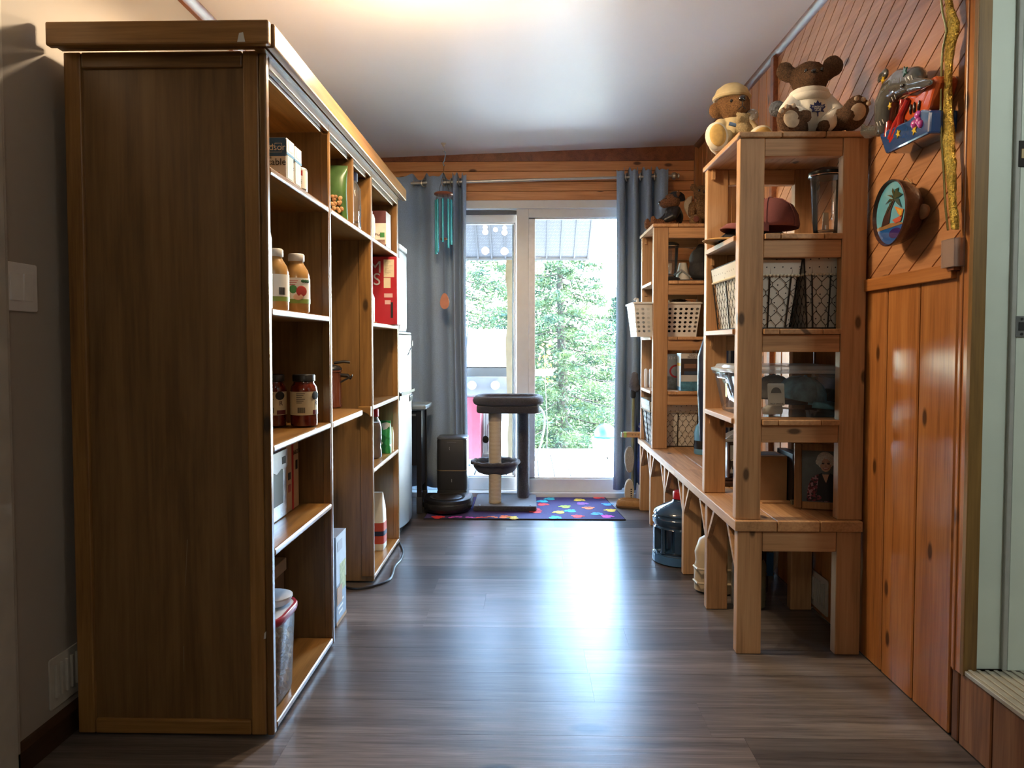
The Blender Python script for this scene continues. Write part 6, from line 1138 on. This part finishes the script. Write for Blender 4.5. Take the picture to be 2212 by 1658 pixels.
# half coconut with painted scene
XC = 1.060; y0_, z0_ = W(1918, 460, XC); s = F / y0_; ry, rz_ = .115, 70 / s
T = thing('painted_coconut', 'half coconut shell painted with a palm tree and sailboat on the wall', 'wall plaque', (XW, y0_, z0_)); nut = mat('coconut_shell', (.075, .026, .016), .35, coat=.6, var=.3, vs=60, bump=.3, bs=60)
rings = []
for f, dx in ((.93, .012), (.97, .0), (1.0, .003), (.99, .016), (.93, .038), (.80, .060), (.55, .078), (.25, .0815)): rings.append([Vector((XC + dx, y0_ + ry * .86 * f * math.cos(2 * math.pi * k / 40), z0_ + rz_ * f * math.sin(2 * math.pi * k / 40))) for k in range(40)])
MB().loft(rings).build('shell', nut, T, smooth=True)
def cp(name, poly, t, m): MB().prism([(y0_ - a * ry * .8, z0_ + b * rz_ * .93) for a, b in poly], (-.0006, 0, 0), (XC + .0115 - .0007 * t, 0, 0), (0, 1, 0), (0, 0, 1)).build(name, m, T)
ce = lambda a, b, ra, rb, n=20, a0=0, a1=360: [(a + ra * math.cos(R(a0 + (a1 - a0) * k / n)), b + rb * math.sin(R(a0 + (a1 - a0) * k / n))) for k in range(n + (a1 - a0 < 360))]
cp('painted_sky', ce(0, 0, 1, 1, 40), 0, gz('sky_blue', (.12, .40, .52))); cp('painted_sea', ce(0, 0, 1, 1, 24, 208, 332), 1, gz('sea_print', (.02, .10, .34))); cp('painted_reef', ce(.25, -.68, .38, .16), 2, gz('reef_violet', (.035, .02, .14)))
cp('painted_sand', [(-.93, -.36), (-.2, -.30), (.62, -.40), (.80, -.46), (-.88, -.47)], 2, gz('sand_brown', (.30, .17, .07)))
cp('painted_trunk', [(-.62, -.36), (-.12, -.33), (-.02, .10), (.25, .42), (.12, .48), (-.25, .18), (-.5, -.1)], 3, gz('trunk_brown', (.05, .028, .022)))
for a in (20, 60, 100, 140, 175, 215, 330): L = .55; cp('painted_frond', [(.18, .42), (.18 + L * .55 * math.cos(R(a + 16)), .45 + L * .5 * math.sin(R(a + 16))), (.18 + L * math.cos(R(a)), .42 + L * .9 * math.sin(R(a)) - .12), (.18 + L * .5 * math.cos(R(a - 16)), .40 + L * .4 * math.sin(R(a - 16)))], 4 + (a % 3) * .3, gz('frond_green', (.018, .05, .022)))
cp('painted_sail', [(.22, .18), (.78, -.02), (.66, -.26), (.45, -.1)], 4, gz('sail_orange', (.58, .20, .02))); cp('painted_sail', [(.38, .08), (.70, -.05), (.62, -.2)], 5, yl); cp('painted_hull', [(.10, -.24), (.72, -.18), (.62, -.36), (.3, -.38)], 4, gz('hull_coral', (.50, .10, .05)))
hp = W(1963, 395, XW - .012); MB().tube([(XW - .004, hp[0], hp[1]), (XW - .02, hp[0] + .03, hp[1] - .02), (XC + .05, y0_ - .02, z0_ + rz_ * .85)], .0025, 6).tube([(XW - .006, hp[0], hp[1]), (XW - .014, hp[0] - .02, hp[1] - .006)], .0022, 6).tube([(XW - .006, hp[0], hp[1]), (XW - .016, hp[0] + .008, hp[1] + .018)], .0018, 6).build('raffia_tie', mat('raffia', (.45, .34, .18), .9), T)
MB().ell((XC + .06, y0_ - .075, z0_ - .01), (.016, .030, .022), 14, 9).build('shell_tip', mat('shell_tan', (.22, .11, .05), .5, coat=.3), T, smooth=True)
# gold tinsel garland, little plastic holder
gp = [(2045, -40), (2052, 20), (2060, 60), (2052, 110), (2048, 200), (2050, 300), (2055, 380), (2058, 440), (2064, 495)]
goldm = mat('gold_tinsel', (.66, .46, .10), .30, 1, var=.35, vs=160, bump=1, bs=240); T = thing('tinsel_garland', 'gold tinsel garland hanging down beside the wooden door casing', 'garland', (1.112, 1.925, atX(2050, 60, 1.112).z))
pts = smoothp([atX(a, b, 1.112) for a, b in gp], 10); random.seed(6); rings = []
for i, p in enumerate(pts):
    wd = .0175 * min(1, .25 + (len(pts) - i) / 14); tw = .5 * math.sin(i * .21); ring = []
    for k in range(12):
        a = 2 * math.pi * k / 12; r1 = 1 + random.uniform(-.12, .12); u_, v_ = wd * math.cos(a) * r1, .010 * math.sin(a) * r1; ring.append(Vector((p.x + u_ * math.sin(tw) * .5 + v_, p.y + u_ * math.cos(tw), p.z + random.uniform(-.002, .002))))
    rings.append(ring)
MB().loft(rings).build('tinsel_band', goldm, T); MB().tube([p + Vector((-.011, .014, 0)) for p in pts], .003, 6).build('bright_edge', mat('gold_edge', (.62, .55, .22), .2, 1), T)
a, b = atX(2036, 545, XW - .03), atX(2063, 545, XW - .03); zt, zb = atX(2050, 512, XW - .03).z, atX(2050, 577, XW - .03).z
T = thing('plastic_holder', 'small clear plastic holder fixed to the wall by the door casing', 'holder', (XW, (a.y + b.y) / 2, zb)); hw = abs(a.y - b.y) / 2; ph_ = clear('holder_plastic', (.92, .86, .84), .15, 1.45, .40, (.50, .38, .33)); H = zt - zb
MB().box(-.003, -.001, -hw, hw, 0, H).build('back_plate', ph_, T, local=True); MB().box(-.034, -.031, -hw, hw, 0, H * .93).build('front_plate', ph_, T, local=True)
for s_ in (-1, 1): MB().box(-.031, -.003, s_ * hw - .0015, s_ * hw + .0015, 0, H * .93).build('side_plate', ph_, T, local=True)
MB().box(-.031, -.003, -hw, hw, 0, .003).build('base_plate', ph_, T, local=True); MB().box(-.026, -.004, -hw * .6, hw * .4, -.008, -.0003).build('bracket', trimw, T, local=True)
# ------------------------------------------------------------------ outside
struct(MB().box(-14, 14, YB + .14, 40, -.9, -.75).build('ground', mat('dry_lawn', (.30, .29, .20), .95, var=.4, vs=2)))  # hidden lawn coloured pale so it bounces daylight up to the ceiling
T = thing('deck', 'sunlit pale wooden deck outside the glass door', 'deck', (0, 6.2, -.035)); dm = wood('weathered_deck', (.52, .51, .49), (.61, .60, .58), (.68, .67, .65), axis=1, knots=.1, rough=.7, k=12, rand=.06)
x = -2.2
while x < 3.0: MB().box(x, x + .119, 5.085, 7.18, -.065, -.035).build('deck_board', dm, T, bevel=.003, seg=1); x += .135
MB().box(-2.2, 3.05, 7.185, 7.31, -.06, -.012).build('edge_board', dm, T, bevel=.004); MB().box(-2.2, 3.05, 5.1, 7.3, -.75, -.07).build('deck_skirt', mat('deck_shadow', (.1, .09, .08), .9), T)  # skirt under the boards in one even dark brown
# sloping metal awning above the door
T = thing('awning', 'grey ribbed metal awning sloping down outside over the glass door', 'awning', (-.45, 5.1, 2.42)); am = dotted('perforated_steel', (.018, .020, .025), (.050, .056, .064), 48, .26, .5)
x = .505; dirv = Vector((0, .95, -.64))
while x > -1.5:
    MB().prism([(x - .115, 0), (x - .012, 0), (x - .012, .012), (x - .115, .012)], dirv, (0, 5.10, 2.42), (1, 0, 0), (0, .56, .83)).build('awning_panel', am, T)
    MB().prism([(x - .012, -.012), (x, -.012), (x, .014), (x - .012, .014)], dirv, (0, 5.10, 2.42), (1, 0, 0), (0, .56, .83)).build('awning_rib', mat('rib_steel', (.018, .02, .025), .5), T); x -= .115
MB().box(-1.5, .512, 6.045, 6.065, 1.758, 1.800).build('front_edge', mat('edge_steel', (.05, .055, .065), .5), T, bevel=.003)
MB().box(-1.5, .512, 5.072, 5.10, 2.38, 2.46).build('wall_flashing', mat('edge_steel', (1, 1, 1)), T)
MB().prism([(0, 0), (.07, -.045), (.07, -.02), (.045, -.01), (.045, .05), (0, .10)], (0, .05, 0), (.514, 5.99, 1.83)).build('gutter_end', mat('gutter_tan', (.20, .17, .13), .6), T)
# barbecue
T = thing('barbecue_grill', 'steel gas barbecue on the deck behind the left glass pane', 'barbecue', (-.28, 6.15, -.034)); bs = mat('grill_steel', (.24, .24, .25), .4, .2); bd = mat('grill_dark', (.025, .028, .032), .5); gy = 6.15
gx = lambda x: -.545 + (x + .41) * .66
ho = [(-.24, 0), (-.26, .06), (-.25, .16), (-.19, .26), (-.08, .31), (.10, .32), (.22, .30), (.24, .20), (.24, 0)]
MB().prism(ho, (gx(.265) - gx(-.355), 0, 0), (gx(-.355), gy, .865), (0, 1, 0), (0, 0, 1)).build('hood', bs, T, smooth=True, bevel=.008)
for xx, dd in ((gx(-.357), -.035), (gx(.267), .035)): MB().prism([(a * 1.02, b * 1.015) for a, b in ho], (dd, 0, 0), (xx, gy, .862), (0, 1, 0), (0, 0, 1)).build('hood_end', bd, T, bevel=.006)
MB().tube([(gx(-.29), gy - .265, .915), (gx(-.29), gy - .31, .915), (gx(.20), gy - .31, .915), (gx(.20), gy - .265, .915)], .012, 8).build('hood_handle', bs, T, smooth=True)
MB().box(gx(-.41), gx(.32), gy - .24, gy + .22, .70, .862).build('firebox', bd, T, bevel=.006); MB().box(gx(-.44), gx(.35), gy - .285, gy - .242, .64, .79).build('control_panel', mat('panel_grey', (.075, .08, .09), .4, .2), T, bevel=.004)
for kx in (-.46, -.27, -.10): MB().lathe([(.036, 0), (.036, .008), (.028, .012), (.026, .035), (.001, .037)], n=20).xf(Matrix.Translation((kx, gy - .286, .72)) @ Matrix.Rotation(R(90), 4, 'X')).build('knob', bs, T, smooth=True)
MB().box(-.03, .205, gy - .26, gy + .2, .795, .835).build('side_shelf', bs, T, bevel=.006); MB().box(-.03, .02, gy - .25, gy + .15, .60, .79).build('shelf_bracket', bs, T); MB().box(-.86, -.58, gy - .26, gy + .2, .795, .835).build('side_shelf', bs, T, bevel=.006)
rg = mat('grill_red', (.09, .007, .022), .45); MB().box(-.545, -.395, gy - .22, gy + .2, .10, .62).build('cabinet_door', rg, T, bevel=.005); MB().box(-.39, -.09, gy + .10, gy + .2, .10, .63).build('back_panel', bs, T); MB().box(-.56, -.07, gy - .22, gy + .2, .06, .10).build('base_shelf', bs, T)
for a, b in ((-.54, -.2), (-.09, -.2), (-.54, .18), (-.09, .18)): MB().box(a - .02, a + .02, gy + b - .02, gy + b + .02, .03, .68).build('leg', bs, T)
for a in (-.54, -.09): MB().cyl((a - .03, gy + .18, .065 - .034), (a + .03, gy + .18, .065 - .034), .06).build('wheel', bd, T)
MB().lathe([(.09, .02), (.13, .06), (.13, .28), (.09, .34), (.03, .36)], (-.22, gy - .06, .085), 24).build('gas_tank', mat('tank_grey', (.25, .26, .27), .4), T, smooth=True)
for k in range(2): MB().tube(smoothp([Vector((.0, gy - .2, .60)), Vector((.03 + .10 * k, gy - .22, .48)), Vector((.02 + .09 * k, gy - .24, .25)), Vector((-.01 + .04 * k, gy - .26, .04)), Vector((.03 + .03 * k, gy - .30, -.022))], 5), .009, 8).build('gas_hose', bd, T, smooth=True)
# bucket with a blue ball
q = atZ(1305, 983, -.034); T = thing('bucket', 'white slatted bucket standing on the deck edge by the right curtain', 'bucket', (q.x, q.y - .06, -.034))
MB().lathe([(.085, 0), (.10, .006), (.125, .175), (.130, .178), (.130, .185), (.118, .186), (.095, .02), (.001, .018)], n=28, caps=True).build('bucket_body', mat('bucket_white', (.22, .23, .21), .5), T, local=True, smooth=True)
for k in range(14): a = 2 * math.pi * k / 14; MB().tube([(.101 * math.cos(a), .101 * math.sin(a), .02), (.122 * math.cos(a), .122 * math.sin(a), .16)], .006, 5).build('slat', mat('bucket_green', (.13, .16, .10), .6), T, local=True)
tag(MB().ell((0, 0, 0), (.105, .105, .105), 28, 18).lathe([(.012, .104), (.010, .107), (.001, .107)], n=10).build('ball', mat('cyan_ball', (.005, .07, .16), .35), None, local=True, smooth=True), 'bright blue ball resting in the white bucket on the deck', 'ball'); bpy.data.objects['ball'].location = (q.x, q.y - .06, -.034 + .215)
# trees
leafm, ln, ll, lb = newmat('needle_foliage'); sp(lb, Roughness=.6, Specular_IOR_Level=.3)
oi = ln.new('ShaderNodeTexCoord'); nz = ln.new('ShaderNodeTexNoise'); nz.inputs['Scale'].default_value = 5; nz.inputs['Detail'].default_value = 5; ll.new(oi.outputs['Object'], nz.inputs['Vector']); rp = ln.new('ShaderNodeValToRGB'); rp.color_ramp.elements[0].position = .35; rp.color_ramp.elements[0].color = (.013, .032, .020, 1); rp.color_ramp.elements[1].position = .68; rp.color_ramp.elements[1].color = (.070, .100, .034, 1); ll.new(nz.outputs['Fac'], rp.inputs['Fac']); ll.new(rp.outputs['Color'], lb.inputs['Base Color'])
tl_ = ln.new('ShaderNodeBsdfTranslucent'); ll.new(rp.outputs['Color'], tl_.inputs[0]); mx = ln.new('ShaderNodeMixShader'); mx.inputs[0].default_value = .35; ll.new(lb.outputs[0], mx.inputs[1]); ll.new(tl_.outputs[0], mx.inputs[2]); ll.new(mx.outputs[0], ln['Material Output'].inputs['Surface'])
bark = mat('bark', (.03, .024, .018), .9, var=.4, vs=14, bump=.6, bs=30); rng = np.random.default_rng(11)
def tree(label, x, y, h, cr, nb, nl, lsz, z0=-.75, zmin=.02):
    T = thing('spruce_tree', label, 'tree', (x, y, z0)); MB().tube([(0, 0, 0), (.02, 0, h * .3), (-.02, .01, h * .6), (0, 0, h)], [.022 * h, .017 * h, .010 * h, .01], 10).build('trunk', bark, T, local=True, smooth=True)
    mb = MB(); cen = []
    for i in range(nb):
        t = zmin + (1 - zmin) * (i + .5) / nb; L = cr * (1 - t) ** .75 * rng.uniform(.75, 1.1); a = i * 2.39996 + rng.uniform(-.3, .3); d = np.array([math.cos(a), math.sin(a)]); pts = []
        for k in range(6):
            q = k / 5; pts.append((d[0] * L * q, d[1] * L * q, h * t - L * (.34 * q - .20 * q * q) + .02))
        mb.tube(pts, [.011 * (1 - k / 6) * (1 - .6 * t) + .002 for k in range(6)], 4)
        n = int(nl / nb * (L / cr + .25)); q = rng.uniform(.12, 1, n) ** .8; side = rng.normal(0, .16, n) * L * (1.05 - q * .6); zz_ = h * t - L * (.34 * q - .20 * q * q) - np.abs(rng.normal(0, .07, n)) * cr * .6 - np.abs(side) * .25
        cen.append(np.stack([d[0] * L * q - d[1] * side, d[1] * L * q + d[0] * side, zz_], 1))
    mb.build('branches', bark, T, local=True)
    c_ = np.concatenate(cen); n = len(c_); u = rng.normal(size=(n, 3)); u[:, 2] = u[:, 2] * .6 - .25; u /= np.linalg.norm(u, axis=1)[:, None]; v = np.cross(u, rng.normal(size=(n, 3))); v /= np.linalg.norm(v, axis=1)[:, None]
    s1 = (lsz * rng.uniform(.6, 1.4, n))[:, None]; s2 = s1 * .26; vs = np.stack([c_ - u * s1, c_ + v * s2, c_ + u * s1, c_ - v * s2], 1).reshape(-1, 3)
    me = bpy.data.meshes.new('foliage'); me.from_pydata(vs.tolist(), [], (np.arange(n * 4).reshape(-1, 4)).tolist()); me.materials.append(leafm); o = bpy.data.objects.new('foliage', me); C.objects.link(o); o.parent = T; o['kind'] = 'stuff'
tree('bright green spruce with a pale trunk beyond the deck, right glass pane', .44, 9.6, 4.3, 1.45, 120, 80000, .030)
tree('dense green spruce beyond the barbecue, left glass pane', -1.0, 10.6, 4.9, 1.75, 110, 60000, .034)
tree('spruce standing further back in the garden, between the two nearer ones', -.10, 13.6, 5.4, 1.7, 90, 42000, .045)
tree('low spruce at the garden end, nearest the right curtain', 1.65, 12.6, 2.9, 1.5, 80, 36000, .042)
tree('back row spruce farthest to the side of the garden', -2.7, 13.4, 6.0, 1.8, 80, 22000, .055)
T = thing('yellow_shrub', 'slim branch of yellow autumn leaves in front of the bright spruce', 'shrub', (.21, 8.6, -.75)); MB().tube([(0, 0, 0), (.02, 0, .8), (-.02, .01, 1.75)], [.012, .008, .003], 6).build('stem', bark, T, local=True); mb = MB(); random.seed(3)
for k in range(46):
    zz_ = random.uniform(1.35, 1.85); p_ = Vector((random.gauss(0, .045), random.gauss(0, .05), zz_)); a = Vector((random.uniform(-1, 1), random.uniform(-1, 1), random.uniform(-1, 1))).normalized() * .028; b = a.cross(Vector((.3, .8, .2))).normalized() * .014; mb.add([p_ - a, p_ + b, p_ + a, p_ - b], [(0, 1, 2, 3)])
mb.build('leaves', mat('yellow_leaf', (.30, .19, .012), .6), T, local=True, kind='stuff')

# lettering becomes plain geometry
bpy.context.view_layer.update(); dg = bpy.context.evaluated_depsgraph_get()
for o in [o for o in bpy.data.objects if o.type == 'FONT']:
    me = bpy.data.meshes.new_from_object(o.evaluated_get(dg)); q = bpy.data.objects.new('lettering', me); par = o.parent; loc = o.location.copy(); rot = o.rotation_euler.copy(); scl = o.scale.copy()
    bpy.data.objects.remove(o); q.name = 'lettering'; C.objects.link(q); q.parent = par; q.location = loc; q.rotation_euler = rot; q.scale = scl

# small details belong to the part they sit on
RULES = {'carton': 'print flap castle_outline text_line dark_window torn_flap barcode_bar box_lid lettering', 'can_body': 'can_label red_band lettering', 'label': 'green_band apple_print apple_slice_print leaf_print barcode_bar text_line oval_print maroon_band lettering',
         'plate': 'rocker screw louver', 'curtain_cloth': 'grommet', 'rug_field': 'paw_print rug_edge', 'crown': 'seam top_button', 'bear_body': 'eye nose toe_pad paw_pad foot_pad', 'bear_head': 'eye nose mouth', 'sweater': 'maple_leaf_logo turtleneck lettering', 'bandana': 'bandana_star',
         'vacuum_body': 'top_ring top_disc button', 'upper_shell': 'lid_slot logo_mark', 'lower_shell': 'status_mark', 'perch': 'perch_bolster', 'hammock_rim': 'hammock_sling', 'liner': 'liner_cuff', 'photo_backdrop': 'photo_sleeves photo_vest photo_neck photo_hair photo_face photo_eye photo_brow photo_teeth photo_smile photo_nose photo_hands',
         'control_panel': 'knob', 'hood': 'hood_handle hood_end', 'socket': 'bulb', 'shell': 'painted_sky painted_sea painted_reef painted_sand painted_trunk painted_frond painted_sail painted_hull', 'dolphin_body': 'eye eye_glint painted_eye mouth_line painted_ray', 'silver_panel': 'etched_mountains etched_snow etched_tree', 'card': 'cap_picture lettering',
         'paper_bag': 'red_band white_panel navy_panel navy_band lettering', 'pouch': 'nut_print', 'lid': 'lid_band pour_cap lid_lever', 'tub': 'handle yellow_label', 'pack_body': 'white_stripe barcode_label', 'sole': 'welt lettering', 'fridge_door.001': 'badge script_badge', 'fridge_door': 'handle_pocket handle handle_highlight',
         'end_panel': 'scratch', 'crown_board': 'paint_chip', 'bar_body': 'green_sticker metal_end stamp', 'front_plate': ''}
base = lambda n: n.rsplit('.', 1)[0] if n[-3:].isdigit() and '.' in n else n
for T in [o for o in bpy.data.objects if o.type == 'EMPTY']:
    kids = list(T.children)
    for host, subs in RULES.items():
        hs_ = [k for k in kids if base(k.name) == base(host)]
        if not hs_: continue
        hst = hs_[-1] if host.endswith('.001') else hs_[0]
        if hst.parent is not T or hst.location.length > 1e-6: continue
        for k in kids:
            if base(k.name) in subs.split() and k.parent is T and not k.children: k.parent = hst
